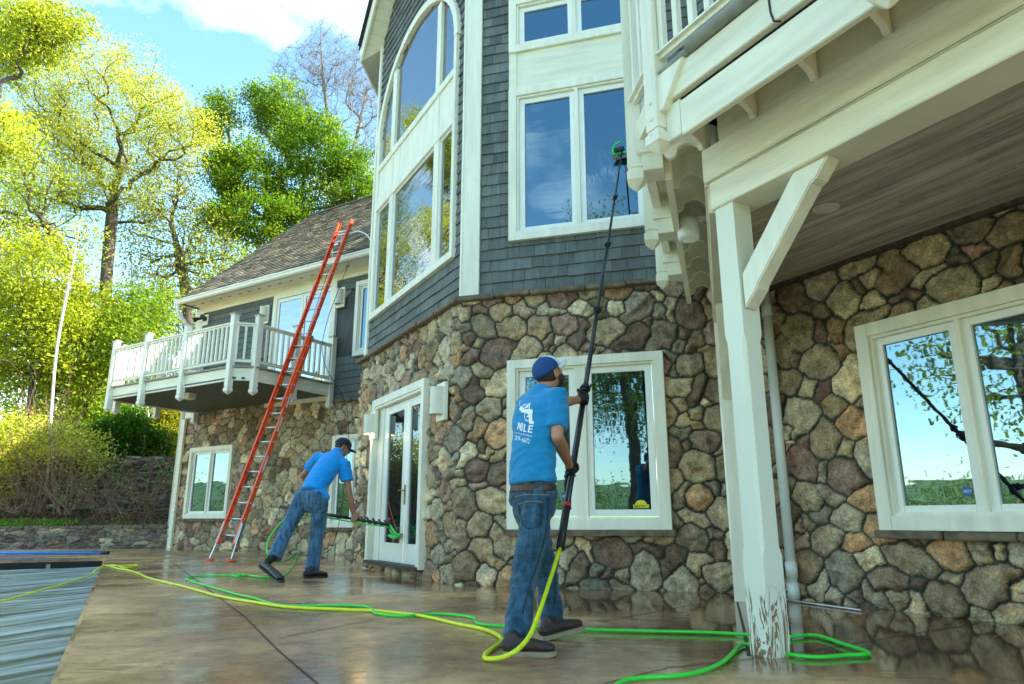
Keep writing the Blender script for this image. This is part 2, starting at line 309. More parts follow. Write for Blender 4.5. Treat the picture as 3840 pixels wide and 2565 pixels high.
def leaf_mat(name, trans=.55):
    m, t, b, N, L = mat(name); out = t.nodes['Material Output']
    a = N('ShaderNodeAttribute'); a.attribute_name = 'col'
    df = N('ShaderNodeBsdfDiffuse'); tr = N('ShaderNodeBsdfTranslucent'); ms = N('ShaderNodeMixShader'); ms.inputs[0].default_value = trans
    L(a.outputs['Color'], df.inputs[0]); L(a.outputs['Color'], tr.inputs[0]); L(df.outputs[0], ms.inputs[1]); L(tr.outputs[0], ms.inputs[2])
    t.nodes.remove(b); L(ms.outputs[0], out.inputs[0]); return m
M['leaf'] = leaf_mat('spring_leaf')
def cloth(name, col, wr=.5, rough=.85, scale=9, denim=False, soft=False):
    m, t, b, N, L = mat(name); tc = N('ShaderNodeTexCoord')
    n = N('ShaderNodeTexNoise'); n.inputs['Scale'].default_value = 11 if denim else 18; n.inputs['Detail'].default_value = 7
    mpn = N('ShaderNodeMapping'); mpn.inputs['Scale'].default_value = (2.2, 2.2, .35) if denim else (1, 1, 2.5); L(tc.outputs['Object'], mpn.inputs[0]); L(mpn.outputs[0], n.inputs['Vector'])
    cr = N('ShaderNodeValToRGB'); e = cr.color_ramp.elements
    c = np.array(col); k0, k1 = (.55, 1.75) if denim else ((.93, 1.07) if soft else (.8, 1.2))
    e[0].position = .34; e[0].color = (*(c*k0), 1); e[1].position = .74 if denim else .7; e[1].color = (*np.minimum(c*k1+(.02 if denim else 0), 1), 1)
    L(n.outputs[0], cr.inputs[0]); L(cr.outputs[0], b.inputs['Base Color']); b.inputs['Roughness'].default_value = rough; b.inputs['Specular IOR Level'].default_value = .2
    if 'Sheen Weight' in b.inputs: b.inputs['Sheen Weight'].default_value = .2
    wv = N('ShaderNodeTexNoise'); wv.inputs['Scale'].default_value = scale; wv.inputs['Detail'].default_value = 3; wv.inputs['Distortion'].default_value = 1.2
    mp = N('ShaderNodeMapping'); mp.inputs['Scale'].default_value = (1, 1, 1.7); mp.inputs['Rotation'].default_value = (.4, .3, 0); L(tc.outputs['Object'], mp.inputs[0]); L(mp.outputs[0], wv.inputs['Vector'])
    bp = N('ShaderNodeBump'); bp.inputs['Strength'].default_value = wr; bp.inputs['Distance'].default_value = .03; L(wv.outputs[0], bp.inputs['Height']); L(bp.outputs[0], b.inputs['Normal'])
    return m
M['tee'] = cloth('heather_blue_cotton', (.014, .24, .49), .35, scale=6, soft=True)
M['polo'] = cloth('bright_blue_polo_fabric', (.006, .27, .68), .25, scale=4, soft=True)
M['denim1'] = cloth('dark_blue_denim', (.022, .075, .125), .6, denim=True, scale=9)
M['denim2'] = cloth('mid_blue_denim', (.045, .12, .20), .55, denim=True, scale=9)
M['cap1'] = simple('royal_blue_cap_cloth', (.005, .055, .20), .8, var=.1, scale=40)
M['cap1w'] = simple('pale_grey_cap_cloth', (.66, .70, .74), .8, var=.05, scale=40)
M['cap2'] = simple('navy_cap_cloth', (.008, .018, .045), .8, var=.15, scale=40)
M['skin'] = simple('skin', (.50, .235, .145), .5, var=.12, scale=14, bump=.15, bscale=60)
M['skin2'] = simple('tanned_skin', (.36, .165, .10), .5, var=.14, scale=14, bump=.15, bscale=60)
M['hair'] = simple('brown_hair', (.045, .025, .015), .8, var=.4, scale=90, bump=.6, bscale=200)
M['boot'] = simple('brown_leather_boot', (.045, .026, .018), .6, var=.35, scale=20, bump=.3, bscale=60)
M['boot_sole'] = simple('pale_boot_sole', (.33, .27, .18), .7, var=.2, scale=20)
M['boot2'] = simple('black_leather_boot', (.012, .011, .010), .42, var=.5, scale=20, bump=.3)
M['belt'] = simple('brown_leather_belt', (.05, .02, .012), .5)
M['eye'] = simple('eye_white', (.7, .7, .68), .2)
M['sticker'] = simple('yellow_sticker', (.75, .65, .02), .5, var=.02)
M['sticker_blue'] = simple('blue_sticker', (.02, .12, .32), .5, var=.02)
M['label'] = simple('white_warning_label', (.75, .72, .68), .5, var=.1, scale=60)
M['box'] = simple('white_plastic_housing', (.70, .70, .62), .4, var=.03)

# ---------------------------------------------------------------- value noise
_lat = rng.random((64, 64, 64)).astype('f')
def vn3(P, sc):
    P = np.asarray(P, 'f')*sc; i = np.floor(P).astype(int); f = P-i; f = f*f*(3-2*f); i %= 64; j = (i+1) % 64
    def g(a, b, c): return _lat[a, b, c]
    x0, y0, z0 = i.T; x1, y1, z1 = j.T; fx, fy, fz = f.T
    c00 = g(x0, y0, z0)*(1-fx)+g(x1, y0, z0)*fx; c10 = g(x0, y1, z0)*(1-fx)+g(x1, y1, z0)*fx
    c01 = g(x0, y0, z1)*(1-fx)+g(x1, y0, z1)*fx; c11 = g(x0, y1, z1)*(1-fx)+g(x1, y1, z1)*fx
    return (c00*(1-fy)+c10*fy)*(1-fz)+(c01*(1-fy)+c11*fy)*fz
def fbm(P, sc, o=4):
    r = 0; a = .5; t = 0
    for k in range(o): r = r+a*vn3(np.asarray(P)+k*7.3, sc); t += a; a *= .55; sc *= 2.03
    return r/t

# ---------------------------------------------------------------- stone walls
PAL = np.array([(.33, .29, .20), (.40, .36, .26), (.27, .245, .18), (.20, .18, .14), (.26, .25, .20), (.15, .105, .10), (.19, .135, .12), (.34, .22, .13), (.46, .43, .34), (.20, .20, .175), (.34, .30, .22), (.115, .09, .085), (.31, .29, .24), (.38, .33, .24), (.24, .21, .16), (.17, .12, .12), (.29, .21, .18)])
PAL[[5, 15]] = ((.19, .15, .11), (.24, .19, .13)); PAL *= np.array([1.22, 1.07, .86])
def stone_wall(name, path, ss, zs, holes, parent, mt, rmin=.045, rmax=.20, seed=1, stretch=1.0, depth=.06, mort=.010, pal=PAL, dens=1.0):
    """path(s)->(point, normal). ss, zs: sample arrays. holes: (s0,s1,z0,z1)."""
    g = np.random.default_rng(seed); s0, s1, z0, z1 = ss[0], ss[-1], zs[0], zs[-1]
    S = []; A = (s1-s0+.4)*(z1-z0+.4)*stretch
    cellsz = rmax*2; grid = {}
    for rr in np.concatenate([g.uniform(rmax*.72, rmax, int(A*60*dens)), g.uniform(rmin*1.4, rmax*.75, int(A*200)), g.uniform(rmin, rmin*1.5, int(A*300))]):
        x = g.uniform(s0-.2, s1+.2); y = g.uniform(z0-.2, z1+.2)*stretch; ci = (int(x//cellsz), int(y//cellsz)); ok = True
        for a in (-1, 0, 1):
            for b in (-1, 0, 1):
                for (px, py, pr) in grid.get((ci[0]+a, ci[1]+b), ()):
                    if (px-x)**2+(py-y)**2 < ((pr+rr)*.90)**2: ok = False; break
                if not ok: break
            if not ok: break
        if ok: grid.setdefault(ci, []).append((x, y, rr)); S.append((x, y, rr))
    S = np.array(S); nS = len(S); cl = np.arange(nS)
    for i in g.permutation(nS)[:int(nS*.62)]:
        if cl[i] != i or (cl == i).sum() > 1: continue
        d2 = (S[:, 0]-S[i, 0])**2+(S[:, 1]-S[i, 1])**2; d2[i] = 99; j = int(d2.argmin())
        if cl[j] == j and (cl == j).sum() == 1: cl[i] = j
    ns, nz = len(ss), len(zs)
    SS, ZZ = np.meshgrid(ss, zs, indexing='ij'); X = SS.ravel(); Y = (ZZ*stretch).ravel()
    Q = np.stack([X, Y, np.zeros_like(X)+seed*3.1], 1)
    Xw = X+(fbm(Q, 8, 4)-.5)*.075*rmax/.18; Yw = Y+(fbm(Q+31, 8, 4)-.5)*.075*rmax/.18
    th = g.choice([0, 0, math.pi/2, 0], nS)+g.normal(0, .45, nS); el = np.exp(g.uniform(0, .62, nS)); c_, s_ = np.cos(th), np.sin(th)
    AA = np.stack([c_*c_/el+s_*s_*el, c_*s_*(1/el-el), s_*s_/el+c_*c_*el], 1)
    # candidate lists by coarse cell
    cs = .25; ids = (np.floor((Xw-s0)/cs)).astype(int)*10000+np.floor(Yw/cs).astype(int)
    best = np.zeros(len(X), int); db = np.zeros(len(X))
    order = np.argsort(ids, kind='stable'); bounds = np.flatnonzero(np.diff(ids[order]))+1
    for grp in np.split(order, bounds):
        cx, cy = Xw[grp].mean(), Yw[grp].mean()
        cand = np.flatnonzero((np.abs(S[:, 0]-cx) < .25+2.2*rmax) & (np.abs(S[:, 1]-cy) < .25+2.2*rmax))
        if len(cand) < 2: db[grp] = 0; continue
        dx = Xw[grp][:, None]-S[cand, 0]; dy = Yw[grp][:, None]-S[cand, 1]
        a11, a12, a22 = AA[cand, 0], AA[cand, 1], AA[cand, 2]; gx_ = a11*dx+a12*dy; gy_ = a12*dx+a22*dy
        pw = dx*gx_+dy*gy_-S[cand, 2]**2; bi = pw.argmin(1); best[grp] = cand[bi]; ar = np.arange(len(grp))
        pb = pw[np.arange(len(grp)), bi]
        sep = np.hypot(gx_-gx_[ar, bi][:, None], gy_-gy_[ar, bi][:, None])
        dd = (pw-pb[:, None])/(2*sep+1e-6); dd[cl[cand][None, :] == cl[cand][bi][:, None]] = 9
        k = .0022*rmax/.18; db[grp] = -k*np.log(np.exp(-np.clip(dd, 0, 2)/k).sum(1)+1e-12)
    best = cl[best]
    sc_r = rmax/.18
    t = np.clip((db-mort)/(.016*sc_r), 0, None); prof = np.clip(t*.8, 0, 1)**.6
    sx, sy, sr = S[best].T; relx, rely = X-sx, Y-sy
    hp = np.full(len(X), 9.0)
    for q in range(5):
        aa = g.uniform(.055, .10, nS)*depth/.06; gx, gy = g.normal(0, .72, nS), g.normal(0, .72, nS)
        hp = np.minimum(hp, aa[best]+gx[best]*relx+gy[best]*rely*(1 if stretch == 1 else .6))
    hp = np.clip(hp, .030*depth/.06, None)
    rough = (fbm(Q+S[best][:, [0, 1, 2]]*3, 12, 4)-.5)*.055*sc_r-np.abs(vn3(Q+best[:, None]*1.7, 7)-.5)*.03*sc_r
    h = prof*(hp+rough)+np.minimum(t, 1)*.004
    h = np.where(t > 0, np.clip(h, .004, .086 if depth < .1 else .3), 0)+(fbm(Q, 40, 2)-.5)*.007
    ci = g.integers(0, len(pal), nS); base = pal[ci]*g.uniform(.75, 1.75, (nS, 1))
    col = base[best]*(.86+.3*fbm(Q+best[:, None]*.9, 4, 3))[:, None]
    sh2 = vn3(Q+best[:, None]*2.3, 5)[:, None]; col2 = pal[(ci*5+3) % len(pal)][best]; col = col*(1-sh2*.3)+col2*sh2*.3
    mcol = np.array([.05, .052, .04])*(.8+.4*fbm(Q, 9, 3))[:, None]
    mk = np.clip(t*3, 0, 1)[:, None]; col = col*mk+mcol*(1-mk)
    P = np.empty((len(X), 3)); 
    pts = [path(s) for s in ss]; PP = np.array([p for p, n in pts]); NN = np.array([n for p, n in pts])
    idx = np.repeat(np.arange(ns), nz)
    P = PP[idx]+NN[idx]*h[:, None]; P[:, 2] += ZZ.ravel()
    i, j = np.meshgrid(np.arange(ns-1), np.arange(nz-1), indexing='ij'); a = (i*nz+j).ravel(); F = np.stack([a, a+nz, a+nz+1, a+1], 1)
    sc_ = (ss[i]+ss[i+1])/2; zc_ = (zs[j]+zs[j+1])/2; keep = np.ones(i.shape, bool)
    for (h0, h1, k0, k1) in holes: keep &= ~((sc_ > h0) & (sc_ < h1) & (zc_ > k0) & (zc_ < k1))
    F = F[keep.ravel()]
    return link(name, npmesh(name, P, F, col), mt, parent)

# ---------------------------------------------------------------- wall tiles (shingles / clapboards / roof)
SH = [np.array((.125, .138, .128))*k for k in (.82, .92, 1.0, 1.08, 1.18)]
def shingles(F, u0, u1, z0, z1, skip=lambda u, z: False, holes=(), row=.157, wmin=.10, wmax=.28, seed=3, n0=.0, pal=SH, clip=None):
    g = random.Random(seed); mb = MB(); mb.smooth = False; z = z0; k = 0
    while z < z1:
        u = u0-g.uniform(0, .1)
        while u < u1:
            wd = g.uniform(wmin, wmax); a, b = max(u, u0), min(u+wd-.004, u1); u += wd
            for (h0, h1, k0, k1) in holes:
                if k0 < z+row/2 < k1:
                    if a >= h0 and b <= h1: b = a
                    elif a < h0 < b: b = h0
                    elif a < h1 < b: a = h1
            if b-a < .01: continue
            zz = z+g.uniform(-.006, .006); uc, zc = (a+b)/2, z+row/2
            if clip:
                lim = clip(uc)
                if zz > lim: continue
            if skip(uc, zc): continue
            c = tuple(g.choice(pal)*g.uniform(.9, 1.1)); nb = n0+g.uniform(.026, .034)
            p = [F.P(a, n0-.02, zz), F.P(b, n0-.02, zz), F.P(b, nb, zz), F.P(a, nb, zz), F.P(a, n0-.02, zz+row+.02), F.P(b, n0-.02, zz+row+.02), F.P(b, n0+.006, zz+row+.02), F.P(a, n0+.006, zz+row+.02)]
            mb.hexa(p, c)
        z += row; k += 1
    mb.smooth = False
    me = mb.mesh('s'); return me

# ================================================================= THE HOUSE
house = thing('house', 'large house with brown fieldstone lower walls, blue-grey shingle siding and cream trim', 'house', (Fp[0], Fp[1], 0))
UF = 3.26; R0 = -0.28
def turret_path(s):
    def seg(s):
        if s <= 0: return FD.p+FD.d*(-s), FD.n
        if s <= UF: return FF.p+FF.d*s, FF.n
        return FR.p+FR.d*(s-UF+R0), FR.n
    p, n = seg(s)
    for c in (0, UF):
        if abs(s-c) < .07:
            a = seg(c-.1)[1]; b = seg(c+.1)[1]; t = (s-c+.07)/.14; n = a*(1-t)+b*t; n = n/np.linalg.norm(n)*(1+.08*(1-abs(s-c)/.07))
    return p, n
ss = np.concatenate([np.arange(-4.30, -.3, .022), np.arange(-.3, UF, .0135), np.arange(UF, UF+4.3, .013)])
stone_wall('stone_wall', turret_path, ss, np.arange(-.03, 3.6, .0145),
           [(-3.2, -1.03, .13, 2.63), (.70, 2.52, .70, 2.65), (UF-R0+1.5, UF-R0+3.5, .72, 2.47)], house, M['stone'], seed=11)
stone_wall('stone_wall', lambda s: (FL.p-FL.d*s, FL.n), np.arange(-6.9, 2.2, .034), np.arange(-.05, 3.78, .03),
           [(-6.45, -4.6, .86, 2.70), (-.72, .6, .65, 2.7), (-.9, 2.5, 3.60, 4)], house, M['stone'], seed=23, rmin=.07, rmax=.17)
# other storeys, upper siding
def tri(F, poly, n, mt, name, parent): return MB().prism(F, poly, n-.04, n).build(name, mt, parent)
F3 = Fr(FD.P(4.08, 0, 0), 15.8); F3.n = np.array([-F3.d[1], F3.d[0], 0])
mb = MB(); mb.smooth = 'col'
c0 = tuple(SH[2]*.6)
mb.box(F3, 0, 6, -.05, 0, 3.55, 10.1, c0); F4 = Fr(FD.P(4.28, 0, 0), 15.8); F4.n = F3.n; mb.box(F4, 0, 6, -.05, 0, -.05, 3.55, c0)
mb.box(FD, 0, 4.08, -.12, -.03, 3.5, 10.1, c0); mb.prism(FD, [(0, 10.1), (4.08, 10.1), (2.04, 12.1)], -.12, -.03, c0)
mb.box(FF, 0, UF+3, -.12, -.03, 3.5, 10, c0)
mb.box(FR, R0, 11, -.12, -.03, 3.5, 10, c0); mb.box(FR, 4.2, 11, -.12, -.03, -.1, 3.5, c0)  # run on past the view, lengthened to keep sun off the patio
mb.box(FR, 5.9, 6.0, -8, 0, 0, 10, c0); mb.box(FL, 6.85, 6.9, -8, 0, 0, 7, c0); mb.box(FL, -3, 6.9, -.12, -.03, 3.5, 7, c0)
mb.prism(Fr(FL.P(6.87, 0, 0), -58.25+90), [(-.6, 6.95), (8.8, 6.95), (4.1, 11.6)], -.05, 0, c0)
mb.build('wall_sheathing', M['shingle'], house)
def inr(u, z, rs): return any(a < u < b and c < z < d for a, b, c, d in rs)
def put(me, name, mt): return link(name, me, mt, house)
put(shingles(FF, .26, 3.26, 3.62, 9.0, holes=[(.72, 2.52, 4.38, 8.02)], row=.158, seed=5), 'shingle_siding', M['shingle'])
def arch_z(u, hw=1.74, c=1.99, spring=7.85, rise=1.45):
    t = (u-c)/hw
    return spring+rise*math.sqrt(max(0, 1-t*t)) if abs(t) < 1 else 0
put(shingles(FD, 0.02, 3.98, 3.62, 12.2, lambda u, z: 7.8 < z < arch_z(u), holes=[(.26, 3.79, 4.30, 7.9)], row=.158, seed=6, clip=lambda u: 14.20-u if u > 2.04 else 10.12+u), 'shingle_siding', M['shingle'])
put(shingles(FR, -.25, 4.5, 3.62, 8.2, holes=[(.66, 1.84, 4.26, 6.24)], row=.158, seed=8), 'shingle_siding', M['shingle'])
CLAP = [np.array((.110, .125, .118))*k for k in (.92, 1, 1.08)]
put(shingles(FL, -1.6, 6.6, 3.64, 6.78, holes=[(1.1, 3.38, 3.6, 6.75), (-.39, .25, 4.74, 6.56)], row=.178, wmin=2.5, wmax=4, seed=9, pal=CLAP), 'clapboard_siding', M['shingle'])
# stone ledges
mb = MB()
def ledge(F, u0, u1, z0, z1, n1, g):
    u = u0
    while u < u1:
        b = min(u+g.uniform(.45, .8), u1); mb.box(F, u, b-.008, -.05, n1+g.uniform(-.012, .012), z0+g.uniform(-.006, .006), z1+g.uniform(-.006, .006)); u = b
g = random.Random(4)
for a_ in ((FF, -.05, UF, 3.545, 3.615, .125, g), (FD, -.05, 4.33, 3.545, 3.615, .13, g), (FL, -1, .88, 3.56, 3.63, .12, g)):
    mb = MB(); ledge(*a_); mb.build('stone_ledge', M['stone_cap'], house, bevel=.012)
for a_ in ((FF, .62, 2.62, .585, .648, .13, g), (FR, 1.42, 3.5, .60, .668, .13, g), (FL, 4.45, 6.5, .73, .80, .12, g), (FL, -.7, .85, .52, .59, .12, g)):
    mb = MB(); ledge(*a_); mb.build('stone_sill', M['stone_cap'], house, bevel=.01)
# trim boards
mb = MB()
mb.box(FF, 0, .245, -.02, .055, 3.615, 9.4); mb.box(FD, -.052, 0.0, -.02, .05, 3.615, 9.4)
MB().box(FD, 3.975, 4.09, -.02, .055, 3.615, 10.15).build('corner_board', M['paint'], house, bevel=.004)
mb.build('corner_board', M['paint'], house, bevel=.004)
mb = MB()
mb.box(FL, -1.8, 6.95, -.01, .05, 6.79, 6.99); mb.box(FL, 6.6, 6.92, -.01, .045, 3.63, 6.79); mb.box(FL, 6.78, 6.95, .05, .12, 0, 3.6)
mb.build('frieze_board', M['paint_h'], house)
def ring(mb, F, u0, u1, z0, z1, wl, wt, n0, n1, wb=None):
    wb = wt if wb is None else wb
    mb.box(F, u0, u0+wl, n0, n1, z0, z1); mb.box(F, u1-wl, u1, n0, n1, z0, z1)
    mb.box(F, u0+wl, u1-wl, n0, n1-.002, z1-wt, z1); mb.box(F, u0+wl, u1-wl, n0, n1-.002, z0, z0+wb)
def window(F, out, leaves, nb, label=None, gl='glass', casing=.11, glass_list=None, sash=.075):
    """casing (part) > sash, pane"""
    u0, u1, z0, z1 = out; mb = MB(); ring(mb, F, u0, u1, z0, z1, casing, casing, nb-.09, nb+.04)
    c = casing; mb.box(F, u0+c, u0+c+.03, nb-.09, nb+.012, z0+c, z1-c); mb.box(F, u1-c-.03, u1-c, nb-.09, nb+.012, z0+c, z1-c)
    mb.box(F, u0+c+.03, u1-c-.03, nb-.09, nb+.012, z1-c-.03, z1-c); mb.box(F, u0+c+.03, u1-c-.03, nb-.09, nb+.012, z0+c, z0+c+.03)
    for k in range(len(leaves)-1):
        a = leaves[k][1]; b = leaves[k+1][0]; mb.box(F, a-.004, b+.004, nb-.09, nb+.012, z0+c+.03, z1-c-.03)
    wnd = mb.build('window', M['paint'], house, bevel=.003)
    if label: wnd['label'] = label
    for k, (a, b, s0, s1) in enumerate(leaves):
        sb = MB(); ring(sb, F, a, b, s0, s1, sash, sash, nb-.085, nb-.025); sb.build('sash', M['white'], wnd, bevel=.003)
        pb = MB(); pb.box(F, a+sash-.004, b-sash+.004, nb-.07, nb-.055, s0+sash-.004, s1-sash+.004)
        pb.build('pane', M[(glass_list or [gl]*9)[k]], wnd)
    return wnd
wF = window(FF, (.65, 2.57, .65, 2.70), [(.80, 1.50, .80, 2.56), (1.63, 2.42, .80, 2.56)], .07, 'ground-floor window behind the man with the long pole, reflecting trees')
window(FR, (1.46, 3.35, .67, 2.52), [(1.60, 2.34, .80, 2.38), (2.37, 3.2, .80, 2.38)], .07, 'porch window reflecting trees and pale sky', gl='glass_r', casing=.12)
window(FL, (4.53, 6.40, .81, 2.75), [(4.66, 5.45, .93, 2.63), (5.48, 6.27, .93, 2.63)], .07, 'ground-floor window left of the orange ladder')
window(FL, (-.65, .78, .60, 2.75), [(-.52, .04, .72, 2.63), (.07, .65, .72, 2.63)], .07, 'ground-floor window behind the stooping man')
window(FF, (.66, 2.58, 4.32, 6.58), [(.80, 1.585, 4.44, 6.44), (1.63, 2.44, 4.44, 6.44)], .045, 'tall upper window the long brush is washing', glass_list=['glass', 'glass_wet'])
window(FF, (.66, 2.58, 7.18, 8.08), [(.80, 1.585, 7.29, 7.94), (1.63, 2.44, 7.29, 7.94)], .045, 'short upper window above the panel')
mb = MB(); mb.box(FF, .66, .77, -.02, .06, 6.582, 7.178); mb.box(FF, 2.47, 2.58, -.02, .06, 6.582, 7.178); mb.box(FF, .77, 2.47, -.02, .04, 6.582, 7.178)
mb.build('window_panel', M['paint_h'], house)
window(FR, (.6, 1.9, 4.2, 6.3), [(.72, 1.23, 4.32, 6.18), (1.26, 1.78, 4.32, 6.18)], .05, 'upper window behind the near balcony rail')
window(FL, (-.45, .31, 4.68, 6.62), [(-.33, .19, 4.8, 6.5)], .05, 'narrow upper window right of the ladder')
# big bay window with arched top on the D side
mb = MB()
NB = .05
mb.box(FD, .21, .30, -.02, NB+.03, 4.26, 8.0); mb.box(FD, 3.72, 3.86, -.02, NB+.03, 4.26, 7.9)
mb.box(FD, .30, 3.72, -.02, NB+.03, 4.26, 4.375); mb.box(FD, .30, 3.72, -.02, NB+.03, 6.36, 6.50); mb.box(FD, .30, 3.72, -.02, NB+.03, 7.17, 7.29)
mb.box(FD, .30, 3.72, -.02, NB, 6.50, 7.17)
for a in (.88, 2.96): mb.box(FD, a-.03, a+.03, -.01, NB+.015, 6.50, 7.17)
for (a, b) in ((.77, 1.02), (2.81, 3.06)): mb.box(FD, a+.03, b-.03, -.02, NB+.02, 4.375, 6.36)
for (a, b) in ((.82, 1.02), (2.88, 3.12)): mb.box(FD, a+.02, b-.02, -.02, NB+.02, 7.29, arch_z((a+b)/2)-.1)
bay = mb.build('window', M['paint'], house, bevel=.003); bay['label'] = 'tall bay window group with an arched top reflecting clouds'
n_ = 40; outer = []; inner = []
for i in range(n_+1):
    a = math.pi*i/n_; outer.append((2.03+1.86*math.cos(a), 7.82+1.60*math.sin(a))); inner.append((2.02+1.72*math.cos(a), 7.85+1.43*math.sin(a)))
mb = MB()
for i in range(n_):
    mb.prism(FD, [outer[i], outer[i+1], inner[i+1], inner[i]], -.02, NB+.035)
mb.build('arch_trim', M['paint'], bay)
for (a, b) in ((.30, .80), (.99, 2.84), (3.03, 3.70)):
    s_ = MB(); ring(s_, FD, a, b, 4.375, 6.36, .035, .035, -.02, NB-.01); s_.build('sash', M['white'], bay)
    MB().box(FD, a+.03, b-.03, -.01, NB-.03, 4.40, 6.33).build('pane', M['glass_d'], bay)
for (a, b) in ((.31, .84), (1.0, 2.90), (3.10, 3.66)):
    pts = [(a, 7.28)]+[(b, 7.28)]+[(b-(b-a)*k/16, arch_z(b-(b-a)*k/16)-.06) for k in range(17)]
    MB().prism(FD, pts, -.01, NB-.03).build('pane', M['glass_d'], bay)
# glazed double door
mb = MB(); mb.box(FD, .97, 1.08, -.05, .12, .12, 2.70); mb.box(FD, 3.14, 3.26, -.05, .12, .12, 2.70); mb.box(FD, 1.08, 3.14, -.05, .118, 2.58, 2.70)
mb.box(FD, 2.86, 3.14, -.05, .03, .12, 2.58); mb.box(FD, 1.08, 3.14, -.05, .10, 2.54, 2.58)
door = mb.build('door', M['paint'], house, bevel=.004); door['label'] = 'white glazed double door between two wall lamps'
for (a, b, p0, p1) in ((1.09, 1.82, 1.19, 1.70), (1.84, 2.86, 1.98, 2.66)):
    s_ = MB(); s_.box(FD, a, p0, -.04, .015, .16, 2.53); s_.box(FD, p1, b, -.04, .015, .16, 2.53); s_.box(FD, p0, p1, -.04, .013, 2.40, 2.53); s_.box(FD, p0, p1, -.04, .013, .16, .43)
    s_.build('door_leaf', M['white'], door, bevel=.003)
    MB().box(FD, p0-.004, p1+.004, -.02, -.008, .426, 2.404).build('pane', M['glass_door'], door)
mb = MB(); mb.box(FD, 1.80, 1.86, .015, .022, .98, 1.26); mb.tube([FD.P(1.83, .022, 1.18), FD.P(1.83, .07, 1.18), FD.P(1.95, .075, 1.18)], .009)
mb.build('door_handle', M['brass'], door)
mb = MB(); mb.box(FD, 1.0, 3.25, -.05, .14, .10, .155); mb.build('threshold', M['black'], door)
# patio door on the upper left storey
mb = MB(); ring(mb, FL, 1.02, 3.45, 3.66, 6.79, .16, .12, -.02, .06); pd = mb.build('patio_door', M['paint'], house, bevel=.003)
for a, b in ((1.18, 2.26), (2.28, 3.29)):
    s_ = MB(); ring(s_, FL, a, b, 3.78, 6.66, .08, .1, -.02, .03); s_.build('sash', M['white'], pd); MB().box(FL, a+.07, b-.07, -.01, .01, 3.87, 6.57).build('pane', M['glass_d'], pd)
# left wing roof: slope of asphalt shingle tabs
FU = Fr(FL.P(0, 0, 0), -58.25); FU.n = FL.n
run0, run1, zz0, zz1 = .66, -4.12, 7.05, 11.70; Ls = math.hypot(run0-run1, zz1-zz0)
def RP(u, t, h=0):
    c, s = (run0-run1)/Ls, (zz1-zz0)/Ls
    return FL.P(u, run0-c*t+s*h, zz0+s*t+c*h)
RC = [np.array(c)*1.25 for c in ((.16, .135, .09), (.21, .175, .115), (.12, .11, .085), (.14, .13, .10), (.24, .20, .14), (.10, .095, .08))]
g = random.Random(12); mb = MB(); t = 0
while t < Ls-.02:
    u = -2.5-g.uniform(0, .3)
    while u < 7.1:
        wd = g.uniform(.16, .42); a, b = u, min(u+wd-.006, 7.1); u += wd
        c = tuple(g.choice(RC)*g.uniform(.85, 1.15)); t1 = min(t+.185, Ls); h = .030+g.uniform(-.004, .010)
        mb.hexa([RP(a, t, -.01), RP(b, t, -.01), RP(b, t1, -.01), RP(a, t1, -.01), RP(a, t-.012, h), RP(b, t-.012, h), RP(b, t1, .004), RP(a, t1, .004)], c)
    t += .17
wr = mb.build('roof', M['roof'], house)
mb = MB(); mb.hexa([RP(-2.5, 0, -.12), RP(7.08, 0, -.12), RP(7.08, Ls, -.12), RP(-2.5, Ls, -.12), RP(-2.5, 0, -.012), RP(7.08, 0, -.012), RP(7.08, Ls, -.012), RP(-2.5, Ls, -.012)])
mb.hexa([FL.P(-2.5, run1, zz1-.1), FL.P(7.1, run1, zz1-.1), FL.P(7.1, run1-4.8, zz0), FL.P(-2.5, run1-4.8, zz0), FL.P(-2.5, run1, zz1), FL.P(7.1, run1, zz1), FL.P(7.1, run1-4.8, zz0+.1), FL.P(-2.5, run1-4.8, zz0+.1)])
mb.build('roof_deck', M['dark'], wr)
mb = MB(); mb.hexa([RP(-2.5, Ls-.15, .02), RP(7.12, Ls-.15, .02), RP(7.12, Ls+.02, .02), RP(-2.5, Ls+.02, .02), RP(-2.5, Ls-.15, .05), RP(7.12, Ls-.15, .05), RP(7.12, Ls+.02, .05), RP(-2.5, Ls+.02, .05)])
mb.build('ridge_cap', M['dark'], wr)
sk = MB(); u_, t_ = -.15, 1.9
sk.hexa([RP(-1.3, 1.35, 0), RP(.02, 1.35, 0), RP(.02, 2.5, 0), RP(-1.3, 2.5, 0), RP(-1.3, 1.35, .12), RP(.02, 1.35, .12), RP(.02, 2.5, .12), RP(-1.3, 2.5, .12)])
sky_ = sk.build('skylight', M['grey_pipe'], house)
MB().hexa([RP(-1.22, 1.43, .121), RP(-.05, 1.43, .121), RP(-.05, 2.42, .121), RP(-1.22, 2.42, .121), RP(-1.22, 1.43, .13), RP(-.05, 1.43, .13), RP(-.05, 2.42, .13), RP(-1.22, 2.42, .13)]).build('pane', M['glass_r'], sky_)
mb = MB()   # soffit and gutter
mb.box(FL, -2.5, 7.05, .05, .60, 6.985, 7.02); so_ = mb.build('soffit', M['paint_h'], house)
mb = MB()
for k in range(16): u = .4+k*.42; mb.box(FL, u-.06, u+.06, .30, .33, 6.978, 6.984)
mb.build('soffit_vent', M['dark'], so_)
mb = MB(); FQ = Fr(FL.P(0, 0, 0), 0); FQ.d = FL.n; FQ.n = FL.d
prof = [(.60, 6.96), (.66, 6.96), (.70, 6.99), (.715, 7.05), (.735, 7.065), (.735, 7.09), (.60, 7.09)]
mb.prism(FQ, prof, -2.5, 7.1); gut = mb.build('gutter', M['gutter'], house)
